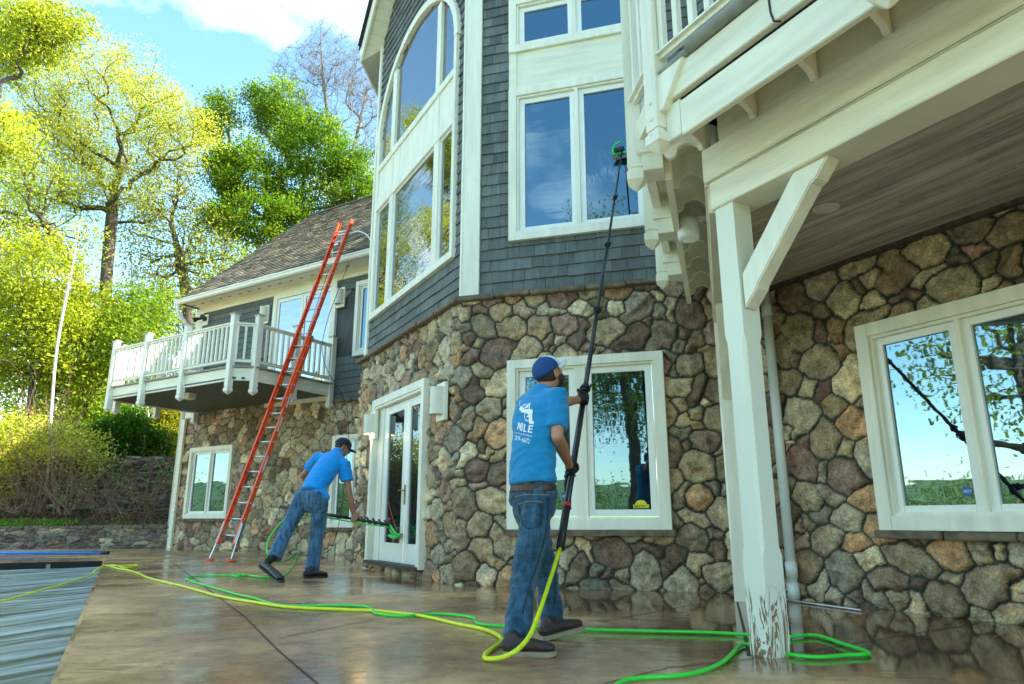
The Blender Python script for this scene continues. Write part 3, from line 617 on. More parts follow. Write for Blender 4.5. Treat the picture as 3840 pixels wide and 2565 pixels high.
mb = MB(); mb.tube([FL.P(6.98, .64, 6.96), FL.P(6.98, .64, 6.86), FL.P(6.99, .60, 6.74), FL.P(7.0, .28, 6.42), FL.P(7.0, .1, 6.28), FL.P(7.0, .07, 6.15), FL.P(7.0, .07, .3)], .055, k=12, cap=True)
mb.smooth = True; mb.build('downspout', M['gutter'], gut)
mb = MB(); mb.prism(Fr(FL.P(7.08, 0, 0), -58.25+90), [(-.7, 6.86), (-.7, 7.0), (4.12, 11.7), (4.12, 11.5)], -.03, .03); mb.build('rake_board', M['paint'], house)
# bay roof edge, soffit, fascia, sun-blocking roof planes
FDQ = FD; A = []
def DP(u, n, z): return FD.P(u, n, z)
d3 = dirv(6.0)
mb = MB(); c1 = DP(4.38, .36, 9.93); b1 = c1+d3*6
mb.add([DP(4.09, 0, 10.16), c1, DP(2.2, .36, 12.12), DP(2.2, 0, 12.10), DP(4.09, 0, 10.20), c1+[0, 0, .03], DP(2.2, .36, 12.16), DP(2.2, 0, 12.14)], [(0, 1, 2, 3), (4, 7, 6, 5), (0, 4, 5, 1), (1, 5, 6, 2), (3, 2, 6, 7), (0, 3, 7, 4)])
mb.add([DP(4.09, 0, 10.16), c1, b1, b1+[.6, 0, 0], DP(4.09, 0, 10.20), c1+[0, 0, .03], b1+[0, 0, .03], b1+[.6, 0, .03]], [(0, 1, 2, 3), (4, 7, 6, 5), (0, 4, 5, 1), (1, 5, 6, 2), (3, 2, 6, 7), (0, 3, 7, 4)])
mb.build('eave_soffit', M['paint_h'], house)
mb = MB(); u1 = np.array([0, 0, .14])
mb.bar(c1+u1, DP(2.2, .36, 12.12)+u1, .04, .30); mb.bar(c1+u1, b1+u1, .04, .30)
fas = mb.build('fascia', M['paint'], house)
mb = MB(); u2 = np.array([0, 0, .33])
mb.bar(c1+u2+FD.n*.03, DP(2.2, .39, 12.45), .12, .03); mb.bar(c1+u2, b1+u2, .12, .03)
mb.add([DP(4.5, .4, 10.26), DP(2.2, .4, 12.5), DP(2.2, -8, 12.5), DP(4.5, -8, 10.26), DP(-.1, .4, 10.26), DP(-.1, -8, 10.26)], [(0, 1, 2, 3), (1, 4, 5, 2)])  # unseen roof planes from here on, added to block the sun
mb.add([FF.P(-1, .3, 9.9), FF.P(7, .3, 9.9), FF.P(7, -9, 12.5), FF.P(-1, -9, 12.5)], [(0, 1, 2, 3)])
mb.add([FR.P(-1, .3, 9.9), FR.P(6.2, .3, 9.9), FR.P(6.2, -6, 13), FR.P(-1, -6, 13)], [(0, 1, 2, 3)])
mb.build('bay_roof_and_sun_block', M['dark'], house)
# plastic speaker-like flood housing under the deck is its own thing below; wall lamps
def wall_lamp(F, u, z0, z1, label, nb=.08, wd=.15, lit=False):
    t = thing('wall_lamp', label, 'lamp', F.P(u, nb, z0-.05), 'cream half-round wall lamps')
    MB().box(F, u-wd*.72, u+wd*.72, nb-.03, nb+.02, z0-.08, z1+.06).build('back_plate', M['paint'], t, bevel=.004)
    poly = [(wd*.58*math.cos(math.pi*i/14), nb+.02+wd*.75*math.sin(math.pi*i/14)) for i in range(15)]
    mb = MB(); k = len(poly); vs = [F.P(u+a, b, z0) for a, b in poly]+[F.P(u+a, b, z1) for a, b in poly]
    vi = [F.P(u+a*.9, .02+nb+(b-nb-.02)*.9, z0) for a, b in poly]+[F.P(u+a*.9, .02+nb+(b-nb-.02)*.9, z1-.01) for a, b in poly]
    mb.add(vs, [(i, i+1, k+i+1, k+i) for i in range(k-1)]+[tuple(range(k, 2*k))]); mb.add(vi, [(i, k+i, k+i+1, i+1) for i in range(k-1)])
    mb.build('lamp_shade', M['lampshade'], t)
    if lit:
        mb = MB(); mb.lathe(F.P(u, nb+.05, z0+.06), [(.001, -.03), (.02, -.02), (.028, 0), (.02, .03), (.012, .06)], 10); 
        em, tt, b_, N_, L_ = mat('lit_bulb'); b_.inputs['Emission Color'].default_value = (1, .6, .2, 1); b_.inputs['Emission Strength'].default_value = 12
        mb.build('bulb', em, t)
        l = bpy.data.lights.new('bulb_light', 'POINT'); l.energy = 1.2; l.color = (1, .6, .25); l.shadow_soft_size = .02
        lo = bpy.data.objects.new('bulb_light', l); COL.objects.link(lo); lo.location = F.P(u, nb+.05, z0-.01)
    return t
wall_lamp(FD, FD.px(1003*D, 928*D, .2)[0]+.10, 2.10, 2.46, 'cream half-round wall lamp right of the double door', nb=.10, wd=.19)
wall_lamp(FD, FD.px(842*D, 984*D, .2)[0], 2.14, 2.46, 'lit cream wall lamp left of the double door, above the stooping man', nb=.10, wd=.19, lit=True)
wall_lamp(FL, .85, 6.11, 6.50, 'upper wall lamp on grey siding right of the ladder', nb=.06, wd=.2)
wall_lamp(FL, 3.74, 6.11, 6.50, 'upper wall lamp on grey siding left of the patio door, behind the balcony rail', nb=.06, wd=.2)
# floodlight at the left end of the wing
t = thing('floodlight', 'black twin-head floodlight under the eave at the left end of the house', 'floodlight', FL.P(6.45, .05, 6.6))
MB().box(FL, 6.33, 6.60, .03, .05, 6.40, 6.72).build('mounting_board', M['paint'], t)
MB().box(FL, 6.40, 6.52, .05, .10, 6.53, 6.65).build('junction_box', M['black'], t)
MB().tube([FL.P(6.50, .1, 6.6), FL.P(6.6, .2, 6.58), FL.P(6.66, .3, 6.52)], [.02, .05, .075], 12).build('lamp_head', M['black'], t)
MB().tube([FL.P(6.42, .1, 6.6), FL.P(6.34, .2, 6.6), FL.P(6.28, .28, 6.58)], [.02, .05, .07], 12).build('lamp_head', M['black'], t)

# ================================================================= LEFT BALCONY (white, with pointed post drops)
def post(mb, c, ang, zt0, zt1, wdt=.13, tip=True, capped=True, caps=None):
    F = Fr((c[0], c[1]), ang); h = wdt/2
    if tip:
        mb.add([F.P(0, 0, zt0)]+[F.P(a*h*1.12, b*h*1.12, zt0+.075) for a, b in ((-1, -1), (1, -1), (1, 1), (-1, 1))], [(0, 1, 2), (0, 2, 3), (0, 3, 4), (0, 4, 1)])
        mb.box(F, -h*1.12, h*1.12, -h*1.12, h*1.12, zt0+.075, zt0+.15); mb.box(F, -h*.9, h*.9, -h*.9, h*.9, zt0+.15, zt0+.175); zb = zt0+.175
    else: zb = zt0
    mb.box(F, -h, h, -h, h, zb, zt1)
    if capped:
        mb.box(F, -h*1.25, h*1.25, -h*1.25, h*1.25, zt1, zt1+.025)
        if caps is not None:
            caps.box(F, -h*1.4, h*1.4, -h*1.4, h*1.4, zt1+.025, zt1+.045)
            caps.add([F.P(0, 0, zt1+.085)]+[F.P(a*h*1.4, b*h*1.4, zt1+.045) for a, b in ((-1, -1), (1, -1), (1, 1), (-1, 1))], [(0, 1, 2), (0, 2, 3), (0, 3, 4), (0, 4, 1)])
bal = thing('balcony', 'white upper balcony with balustrade on the left wing behind the orange ladder', 'balcony', FL.P(3.5, 1.4, 3.4))
ZD = 4.02
corner = [(6.30, .12), (6.30, 2.42), (5.95, 2.72), (1.25, 2.72), (.92, 2.42), (.92, .12)]
posts = [(6.30, .15), (6.30, 1.3), (6.30, 2.40), (5.98, 2.78), (4.56, 2.78), (2.98, 2.78), (1.27, 2.78), (.92, 2.40), (.92, 1.3), (.92, .15)]
for (u, n) in posts:
    mb = MB(); cp = MB(); p = FL.P(u, n, 0); post(mb, p, -58.25, 3.40, 5.20, caps=cp); po = mb.build('post', M['paint'], bal, bevel=.004); cp.build('post_cap', M['grey_pipe'], po)
def rails(pts, zb, zt, parent, F, step=.135, bw=.045, top=True, botw=.07, rnd=False):
    for (a, b) in zip(pts[:-1], pts[1:]):
        A = F.P(a[0], a[1], 0); B = F.P(b[0], b[1], 0); L = np.linalg.norm(B-A); t = (B-A)/L; z = np.array([0, 0, 1.])
        mb = MB()
        if rnd: mb.bar(A+z*(zb+.01), B+z*(zb+.01), .095, .075)
        else: mb.bar(A+z*zb, B+z*zb, botw, .05); mb.bar(A+z*(zb+.038), B+z*(zb+.038), botw*.7, .022)
        rl = mb.build('bottom_rail', M['paint'], parent, bevel=.03 if rnd else .012)
        if top: mb = MB(); mb.bar(A+z*(zt+.02), B+z*(zt+.02), .10, .04); mb.bar(A+z*(zt-.02), B+z*(zt-.02), .05, .038); mb.build('top_rail', M['paint'], parent, bevel=.006)
        k = max(1, int((L-.12)/step))
        for i in range(k+1):
            q = A+t*(.09+(L-.18)*i/k) if k else A
            mb = MB(); mb.bar(q+z*(zb+.05), q+z*(zt-.04), bw, bw, up=t); mb.build('baluster', M['paint'], parent)
rails([(p[0], p[1]-.0) for p in posts], 4.16, 5.0, bal, FL, step=.155)
mb = MB(); poly = corner
for (a, b) in zip(poly[:-1], poly[1:]):
    A = FL.P(a[0], a[1], 3.87); B = FL.P(b[0], b[1], 3.87); mb.bar(A, B, .05, .28)
mb.build('rim_board', M['paint_h'], bal)
mb = MB()
for (a, b) in zip(poly[:-1], poly[1:]):
    mb.bar(FL.P(a[0], a[1], 4.035), FL.P(b[0], b[1], 4.035), .16, .035)
mb.build('deck_edge', M['grey_pipe'], bal)
mb = MB(); n = .1
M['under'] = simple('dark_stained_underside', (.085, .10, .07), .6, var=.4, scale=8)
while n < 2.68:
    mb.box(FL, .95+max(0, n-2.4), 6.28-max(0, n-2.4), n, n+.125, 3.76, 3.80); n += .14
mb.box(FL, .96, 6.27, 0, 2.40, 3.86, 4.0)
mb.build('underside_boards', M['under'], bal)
mb = MB(); mb.box(FL, 3.55, 3.8, 2.0, 2.2, 3.62, 3.76); mb.build('joist_block', M['paint_h'], bal)

# ================================================================= PORCH DECK (right)
FB = Fr((1.36, 4.34), 150.7); FB.n = FR.n
FX = Fr((1.36, 4.34), 0); FX.d = FB.n; FX.n = FB.d      # section frame: u outwards, n along the beam
t1 = onz(2477, 586, 3.05); t2 = onz(2389, 721, 3.05)
FO = Fr(t1[:2], 150.7); FO.n = FB.n
FS = Fr(t2[:2], 16.5); FS.n = np.array([-.9588, .2840, 0])
deck = thing('porch_deck', 'cream timber deck on a heavy beam over the porch at right', 'deck', (1.4, 4.3, 0))
mb = MB(); mb.box(FB, -.02, 6, -.26, 0, 2.79, 2.985); mb.box(FB, -.02, 6, -.28, .0, 2.99, 3.0)
mb.build('beam', M['paint_h'], deck, bevel=.006)
mb = MB(); mb.box(FB, -.06, 6, -.27, .012, 3.003, 3.25); mb.build('upper_beam', M['paint_h'], deck, bevel=.006)
sB = FB.P(-.03, -.02, 0); FSB = Fr(sB[:2], 16.5); FSB.n = FS.n
mb = MB(); mb.box(FSB, .02, 3.55, -.14, .02, 2.79, 2.985); mb.box(FSB, .02, 3.55, -.14, .035, 2.99, 3.25); mb.build('side_beam', M['paint_h'], deck, bevel=.005)
# main post with worn foot
def chamfer_post(F, u0, u1, n0, n1, z1, name, mt, lab=None):
    mb = MB(); c = .018; zs_ = [(0, 0), (.55, 0), (.60, c), (1.85, c), (1.90, 0), (z1, 0)]
    vs = []; 
    for z, k in zs_:
        for (a, b) in ((u0+k, n0), (u1-k, n0), (u1, n0+k), (u1, n1-k), (u1-k, n1), (u0+k, n1), (u0, n1-k), (u0, n0+k)):
            vs.append(F.P(a, b, z))
    fs = [(i*8+j, i*8+(j+1) % 8, (i+1)*8+(j+1) % 8, (i+1)*8+j) for i in range(len(zs_)-1) for j in range(8)]
    mb.add(vs, fs+[tuple(range(7, -1, -1))]); o = mb.build(name, mt, deck)
    if lab: o['label'] = lab
    return o
def worn_paint():
    m, t, b, N, L = mat('worn_painted_post'); tc = N('ShaderNodeTexCoord'); sx = N('ShaderNodeSeparateXYZ'); L(tc.outputs['Object'], sx.inputs[0])
    mp = N('ShaderNodeMapping'); mp.inputs['Scale'].default_value = (5, 5, 1.1); L(tc.outputs['Object'], mp.inputs[0])
    n = N('ShaderNodeTexNoise'); n.inputs['Scale'].default_value = 2.2; n.inputs['Detail'].default_value = 4; n.inputs['Distortion'].default_value = 1.2; L(mp.outputs[0], n.inputs['Vector'])
    wv = N('ShaderNodeMath'); wv.operation = 'MULTIPLY'; wv.inputs[1].default_value = 44; L(n.outputs[0], wv.inputs[0])
    sn = N('ShaderNodeMath'); sn.operation = 'SINE'; L(wv.outputs[0], sn.inputs[0])
    hz = N('ShaderNodeMapRange'); hz.inputs[1].default_value = .46; hz.inputs[2].default_value = .02; hz.inputs[3].default_value = -1.15; hz.inputs[4].default_value = .15; L(sx.outputs['Z'], hz.inputs[0])
    ad = N('ShaderNodeMath'); ad.operation = 'ADD'; L(sn.outputs[0], ad.inputs[0]); L(hz.outputs[0], ad.inputs[1])
    st = N('ShaderNodeMapRange'); st.inputs[1].default_value = .0; st.inputs[2].default_value = .3; L(ad.outputs[0], st.inputs[0])
    n2 = N('ShaderNodeTexNoise'); n2.inputs['Scale'].default_value = 3; L(tc.outputs['Object'], n2.inputs['Vector'])
    wd = N('ShaderNodeMixRGB'); wd.inputs[1].default_value = (.15, .10, .055, 1); wd.inputs[2].default_value = (.36, .24, .11, 1); L(n2.outputs[0], wd.inputs[0])
    mx = N('ShaderNodeMixRGB'); mx.inputs[1].default_value = (.80, .82, .68, 1); L(st.outputs[0], mx.inputs[0]); L(wd.outputs[0], mx.inputs[2]); L(mx.outputs[0], b.inputs['Base Color'])
    b.inputs['Roughness'].default_value = .6
    bp = N('ShaderNodeBump'); bp.inputs['Strength'].default_value = .8; bp.inputs['Distance'].default_value = .004; bp.invert = True; L(st.outputs[0], bp.inputs['Height'])
    n4 = N('ShaderNodeTexNoise'); n4.inputs['Scale'].default_value = 12; n4.inputs['Detail'].default_value = 5; L(mp.outputs[0], n4.inputs['Vector'])
    bq = N('ShaderNodeBump'); bq.inputs['Strength'].default_value = .35; bq.inputs['Distance'].default_value = .004; L(n4.outputs[0], bq.inputs['Height']); L(bp.outputs[0], bq.inputs['Normal']); L(bq.outputs[0], b.inputs['Normal'])
    return m
M['worn'] = worn_paint()
chamfer_post(FB, .0, .155, -.18, -.02, 2.79, 'post', M['worn'], 'front post with paint peeling off its foot')
FSf = Fr(FSB.P(0, 0, 0)[:2], 16.5); FSf.n = FS.n
chamfer_post(FSf, 2.85, 3.02, -.13, .03, 2.79, 'post', M['paint'], 'rear post beside the stone wall')
poly = [(.155, 2.24), (.33, 2.40), (.72, 2.79), (.93, 2.79), (.90, 2.74), (.62, 2.50), (.36, 2.22), (.24, 2.06), (.19, 1.98), (.158, 1.99)]
MB().prism(FB, [(.163, 2.28), (.62, 2.789), (.865, 2.789), (.76, 2.675), (.735, 2.675), (.50, 2.42), (.285, 2.185), (.27, 2.155), (.165, 2.05)], -.15, -.035).build('brace', M['paint'], deck, bevel=.008)
FBp = Fr(FSB.P(0, 0, 0)[:2], 16.5); FBp.n = FS.n
MB().prism(FBp, [(2.85, 2.2), (2.35, 2.789), (2.15, 2.789), (2.5, 2.35), (2.85, 1.95)], -.10, .0).build('brace', M['paint'], deck, bevel=.008)
# ceiling planks
g = random.Random(31); mb = MB(); n = 0.0
while n < 2.62:
    st = R0+.02+n*.963; u = st; 
    while u < 5:
        ln = g.uniform(1.6, 3.6); b = min(u+ln, 5); k = g.uniform(.8, 1.15); mb.box(FR, u, b-.003, n, n+.083, 3.2+g.uniform(0, .001), 3.22, (k, k*.98, k*.95)); u = b
    n += .0865
mb.build('ceiling', M['ceiling'], deck)
MB().prism(FR, [(0,0)],0,0) if False else None
mb = MB(); mb.add([FR.P(-.33, 0, 3.225), FR.P(5, 0, 3.225), FR.P(5, 2.6, 3.225), FR.P(2.2, 2.6, 3.225)], [(0, 1, 2, 3)]); mb.build('ceiling_backing', M['dark'], deck)
MB().box(FR, -.1, 5, .03, .11, 3.165, 3.2).build('ceiling_trim', M['bark'], deck)
# joist tails
def tail_poly(L, z0=3.25):
    P = [(0, z0), (.03, z0)]
    for i in range(9): x = i/8; P.append((.05+.52*x*L, z0+.012+.075*math.sin(math.pi*(.12+x*.70))))
    P.append((.05+.53*L, z0+.055))
    for i in range(9): a = math.pi*(1.12-1.12*i/8); P.append((L*.84+.16*L*math.cos(a), z0+.045-.06*math.sin(max(a, 0))))
    P += [(L, 3.5), (0, 3.5)]
    return P
for k in range(7):
    u = -.04+.455*k
    MB().prism(FX, tail_poly(.42), u-.02, u+.02).build('joist_tail', M['paint'], deck, bevel=.003)
FSX = Fr(FSB.P(0, 0, 0)[:2], 0); FSX.d = FS.n; FSX.n = FS.d
for k in range(8):
    u = .02+.455*k
    MB().prism(FSX, tail_poly(.30), u-.02, u+.02).build('joist_tail', M['paint'], deck, bevel=.003)
mb = MB(); mb.box(FB, -.06, 6, -.20, .43, 3.5, 3.53); mb.box(FSB, .0, 3.5, -.3, .46, 3.5, 3.531); mb.build('deck_floor', M['paint_h'], deck)
mb = MB(); mb.box(FB, .08, 6, -.05, -.02, 3.25, 3.5); mb.box(FSB, .1, 3.5, -.06, -.03, 3.25, 3.5); mb.build('blocking', M['paint_h'], deck)
mb = MB(); mb.box(FO, .20, 6, -.05, -.005, 3.10, 3.345); mb.build('rim_board', M['paint_h'], deck, bevel=.005)
mb = MB(); mb.box(FO, .10, 6, -.035, .015, 3.385, 3.59); mb.build('skirt_board', M['paint_h'], deck, bevel=.005)
mb = MB(); mb.box(FO, .07, 6, -.06, -.04, 3.34, 3.39); mb.build('gap_shade_strip', M['dark'], deck)  # dark strip painted in for the shade between rim and skirt
mb = MB(); mb.box(FO, .06, .195, -.07, -.01, 3.12, 3.37); mb.prism(FO, [(.055, 3.595), (.30, 3.595), (.10, 3.33), (.055, 3.33)], -.02, .045); mb.build('corner_block', M['paint'], deck, bevel=.005)
mb = MB(); mb.tube([FO.P(.04, .0, 3.62), FO.P(.35, .01, 3.63)], .032, 12); mb.tube([FO.P(.35, .03, 3.635), FO.P(6, .03, 3.655)], .045, 14); mb.smooth = True; mb.build('drain_pipe', M['grey_pipe'], deck)
mb = MB(); mb.tube([FO.P(.95, .018, 3.60), FO.P(.955, .019, 3.45), FO.P(.97, .019, 3.385), FO.P(1.0, .0, 3.37)], .006, 6); mb.build('cable', M['cord'], deck)
mb = MB(); mb.box(FS, .05, 3.15, -.25, -.20, 3.14, 3.38); mb.build('side_rim', M['paint_h'], deck, bevel=.004)
sp = [0.0, 1.17, 2.28]
for i, u in enumerate(sp):
    mb = MB(); post(mb, FS.P(u, 0, 0), 16.5, 3.05, 4.95, wdt=.11, capped=False); p = mb.build('post', M['paint'], deck, bevel=.004)
    mb = MB(); mb.box(FS, u-.09, u+.11, -.20, -.055, 3.17, 3.36); mb.box(FS, u-.11, u-.07, -.2, -.02, 3.3, 3.5); mb.build('post_block', M['paint'], deck, bevel=.004)
mb = MB(); post(mb, FO.P(0, 0, 0), 150.7, 3.05, 4.95, wdt=.12, capped=False); p = mb.build('post', M['paint'], deck, bevel=.004); p['label'] = 'corner deck post with round bolt covers'
for z in (3.30, 3.19, 3.42): MB().lathe(FO.P(0, .06, z), [(.016, 0), (.016, .006), (.009, .012)], 12, axis=FO.n).build('bolt_cap', M['paint'], p)
for u in (1.57, 3.1):
    mb = MB(); post(mb, FO.P(u, 0, 0), 150.7, 3.03, 4.95, wdt=.12, capped=False); mb.build('post', M['paint'], deck, bevel=.004)
rails([(0, 0), (1.57, 0), (3.1, 0)], 3.755, 4.75, deck, FO, step=.14, bw=.042, rnd=True)
for a in ((0., 0), (1.17, 0), (2.28, 0)): pass
rails([(0, 0), (1.17, 0), (2.28, 0), (3.3, 0)], 3.755, 4.75, deck, FS, step=.14, bw=.042, rnd=True)
cA = FS.P(0, 0, 0); cB = FO.P(0, 0, 0)
rails([(cA[0], cA[1]), (cB[0], cB[1])], 3.755, 4.75, deck, WORLD, step=.14, bw=.042, rnd=True)
mb = MB(); mb.box(FS, .0, 3.2, -.10, -.03, 3.40, 3.58); mb.bar(np.array([cA[0], cA[1], 3.49])+FS.n*-.03, np.array([cB[0], cB[1], 3.49]), .05, .18); mb.build('skirt_board', M['paint_h'], deck, bevel=.004)
mb = MB(); mb.box(FS, .0, 3.2, -.13, .0, 3.58, 3.61); mb.build('deck_edge', M['grey_pipe'], deck)
# recessed light
cl = onz(2250+1250*.6772, 1150*.6772, 3.2)
t = thing('ceiling_light', 'round white recessed light in the wooden porch ceiling', 'light', cl)
MB().lathe(cl+[0, 0, -.012], [(.085, .0), (.105, .0), (.105, .008), (.085, .008), (.07, .03), (.001, .03)], 28).build('trim_ring', M['lampshade'], t, smooth=True)
# plastic floodlight / siren housing under deck corner
hc = FSB.P(1.12, .19, 3.16)
t = thing('siren_box', 'round white plastic housing hung under the deck beside the beam', 'siren', hc)
MB().lathe(hc+[0, 0, -.11], [(.06, 0), (.085, .01), (.09, .05), (.09, .16), (.08, .20), (.03, .21)], 24).build('housing', M['box'], t, smooth=True)
MB().lathe(hc+[-.0, 0, -.118], [(.045, 0), (.05, .006), (.05, .015)], 20).build('knob', M['pvc'], t, smooth=True)
MB().bar(hc+[-.045, 0, -.122], hc+[.045, 0, -.122], .012, .014).build('knob_grip', M['pvc'], t)
MB().bar(hc+[.05, .0, .08], hc+FS.n*-.26+[.03, 0, .08], .05, .03).build('bracket', M['box'], t)
# porch drain pipe by the stone wall
t = thing('porch_downspout', 'round white plastic downspout against the porch stone wall behind the post', 'downspout', FR.P(.10, .16, 0))
pb = FR.P(.485, .11, 0)
MB().tube([pb+[0, 0, .0], pb+[0, 0, 3.2]], .048, 20).build('pipe', M['pvc'], t, smooth=True)
for z in (.02, .22, 2.88): MB().tube([pb+[0, 0, z], pb+[0, 0, z+.14]], .056, 20).build('coupling', M['pvc'], t, smooth=True)
o = MB().tube([FR.P(.30, .2, .012), FR.P(1.35, .33, .012)], .008, 8).build('metal_rod', M['alu']); tag(o, 'thin metal rod lying on wet concrete at the foot of the porch wall', 'rod')

# ================================================================= GROUND, PATIO, POOL
def struct(o): o['kind'] = 'structure'; return o
rs = [0, 3, 6, 10, 16, 24, 36, 55, 80, 120, 180, 260, 380, 550, 800, 1200, 2000]; na = 96; V = []; Fc = []
for r_ in rs:
    for k in range(na):
        a = 2*math.pi*k/na; x, y = r_*math.sin(a), r_*math.cos(a)
        h = -.5 if r_ < 60 else -.5+max(0, (r_-60))*.045*(.6+.8*vn3([[x*.004+50, y*.004+50, 3]], 1.7)[0])
        if r_ > 700: h = 25+30*vn3([[x*.002+50, y*.002+50, 9]], 2)[0]
        V.append((x, y, min(h, 60)))
Fc = [(i*na+j, i*na+(j+1) % na, (i+1)*na+(j+1) % na, (i+1)*na+j) for i in range(len(rs)-1) for j in range(na)]
struct(link('ground', npmesh('ground', V, Fc), M['hill'], origin=(0, 0, -.5)))
FPo = Fr((-8.42, 15.06), 151.5); FPo.n = np.array([.8788, .4772, 0])
def pl(u, n, z): return FPo.P(u, n, z)
mb = MB(); P_ = [(-9, -22), (-9, 22), (26, 22), (26, 0), (0, 0), (0, -22)]
mb.add([pl(u, n, -.3) for u, n in P_]+[pl(u, n, 0) for u, n in P_], [(0, 1, 2, 3, 4, 5), tuple(range(11, 5, -1))]+[(i, 6+i, 6+(i+1) % 6, (i+1) % 6) for i in range(6)])
struct(mb.build('patio', M['patio'], bevel=.035))
mb = MB()
def jline(pts, wd=.010, z=.004):
    P = [onz(x*D, y*D, z) for x, y in pts]
    for a, b in zip(P[:-1], P[1:]):
        t = (b-a)/np.linalg.norm(b-a); s = np.array([-t[1], t[0], 0])*wd/2; mb.add([a-s, a+s, b+s, b-s], [(0, 1, 2, 3)])
jline([(395, 1288), (470, 1345), (560, 1412), (640, 1492), (735, 1572)]); jline([(640, 1462), (870, 1418), (1050, 1390), (1290, 1372)])
jline([(1385, 1566), (1530, 1530), (1800, 1500), (2100, 1450), (2347, 1410)]); jline([(1690, 1380), (1705, 1440), (1716, 1500)], .02); jline([(1374, 1425), (1560, 1390), (1640, 1378)])
M['joint'] = simple('dark_joint', (.018, .012, .008), .5)
struct(mb.build('control_joint', M['joint']))
# pool cover: sagging mesh
us = np.arange(.28, 20, .12); ns_ = np.arange(-12, .14, .12); U, Nn = np.meshgrid(us, ns_, indexing='ij')
Zc = -.15-.10*np.clip(1-np.exp(np.minimum(Nn, 0)/1.5), 0, 1)*np.clip(1-np.exp(-(U-.2)/1.5), 0, 1)+.05*(fbm(np.stack([U.ravel()*.5, Nn.ravel()*1.4+U.ravel()*.6, 0*U.ravel()], 1), 1.3, 3).reshape(U.shape)-.5)
Pc = FPo.p+U[..., None]*FPo.d+(Nn[..., None]-.02)*FPo.n; Pc[..., 2] = Zc; nu, nn = U.shape
i, j = np.meshgrid(np.arange(nu-1), np.arange(nn-1), indexing='ij'); a = (i*nn+j).ravel(); Fq = np.stack([a, a+nn, a+nn+1, a+1], 1)
tag(link('pool_cover', npmesh('pool_cover', Pc.reshape(-1, 3), Fq), M['cover']), 'taut grey-blue mesh cover stretched over the swimming pool at lower left', 'pool cover')
mb = MB(); mb.box(FPo, .0, .012, -12, -.0, -.29, -.05); struct(mb.build('pool_wall', M['dark']))
mb = MB()
for n in np.arange(-11, -.5, 1.25): mb.box(FPo, .012, .05, n, n+.07, -.22, -.09)
tag(mb.build('cover_track', M['grey_pipe']), 'pale brackets along the dark far wall of the pool', 'bracket')
a = onz(0, 1267*D, .04); a = a+(a-onz(235*D, 1267*D, .04))*.4; b = onz(232*D, 1267*D, .04); c = onz(250*D, 1267*D, .04)
t = thing('telescopic_pole', 'blue metal pole with black grip lying beyond the pool at far left', 'pole', b)
MB().tube([a, b], .032, 12).build('shaft', M['bluepole'], t, smooth=True); MB().tube([b, c], .036, 12).build('grip', M['black'], t, smooth=True)
# dry-laid retaining walls
DPAL = np.array([(.22, .17, .12), (.14, .11, .08), (.30, .26, .17), (.10, .09, .07), (.17, .11, .085), (.12, .11, .09)])
def ln_path(A, B, nrm_):
    A = np.array([A[0], A[1], 0.]); B = np.array([B[0], B[1], 0.]); t = (B-A)/np.linalg.norm(B-A)
    return (lambda s: (A+t*s, nrm_)), np.linalg.norm(B-A)
nw_ = np.array([.03, -1., 0])
pth, Lw = ln_path((-24, 19.75), (-9.35, 20.25), nw_)
wall1 = thing('retaining_wall', 'low dry-laid stone wall along the far edge of the patio', 'wall', (-16, 20, 0), 'dry-laid stone terraces')
stone_wall('stone_face', pth, np.arange(0, Lw, .035), np.arange(-.03, .56, .018), [], wall1, M['drystone'], rmin=.08, rmax=.22, seed=41, stretch=3.0, depth=.075, mort=.006, pal=DPAL*1.15)
mb = MB(); g = random.Random(3); x = 0
while x < Lw:
    l = g.uniform(.3, .7); q = pth(x)[0]; q2 = pth(x+l-.02)[0]; h = g.uniform(.05, .11)
    mb.bar(q+[0, .22, .54+h/2], q2+[0, .22, .54+h/2], .55, h); x += l
mb.build('cap_stone', M['stone_cap'], wall1, bevel=.015)
pth2, Lw2 = ln_path((-26, 22.6), (-8.6, 24.0), nw_)
wall2 = thing('retaining_wall', 'tall dark dry-laid stone bank behind the planting bed', 'wall', (-16, 23.4, .5), 'dry-laid stone terraces')
def topz(x): return np.interp(x, [-26, -16, -12, -8.6], [1.0, 1.25, 2.2, 2.75])
stone_wall('stone_face', pth2, np.arange(0, Lw2, .045), np.arange(.3, 2.85, .03), [], wall2, M['drystone'], rmin=.09, rmax=.24, seed=42, stretch=3.0, depth=.16, mort=.01, pal=DPAL*.9)
x_ = np.arange(-26, -8, .12); y_ = np.arange(20.2, 24.3, .12); X, Y = np.meshgrid(x_, y_, indexing='ij')
Z = .50+.12*(Y-20.2)+.12*fbm(np.stack([X.ravel(), Y.ravel(), 0*X.ravel()], 1), 1.2, 4).reshape(X.shape)
i, j = np.meshgrid(np.arange(X.shape[0]-1), np.arange(X.shape[1]-1), indexing='ij'); a = (i*X.shape[1]+j).ravel(); Fg = np.stack([a, a+X.shape[1], a+X.shape[1]+1, a+1], 1)
struct(link('garden_bed', npmesh('garden_bed', np.stack([X, Y, Z], 2).reshape(-1, 3), Fg), M['mulch']))
def hz(x, y): return topz(x)-.1+np.clip(y-24, 0, 60)*.17
x_ = np.arange(-75, 32, .8); y_ = np.arange(23.5, 75, .8); X, Y = np.meshgrid(x_, y_, indexing='ij')
Yf = 23.0+ (X+26)*.08; Y = np.maximum(Y, np.where(X < -8, Yf, 26))
Z = hz(X, Y)+.5*(fbm(np.stack([X.ravel(), Y.ravel(), 0*X.ravel()], 1), .25, 4).reshape(X.shape)-.5)*np.clip((Y-24)/4, 0, 1)
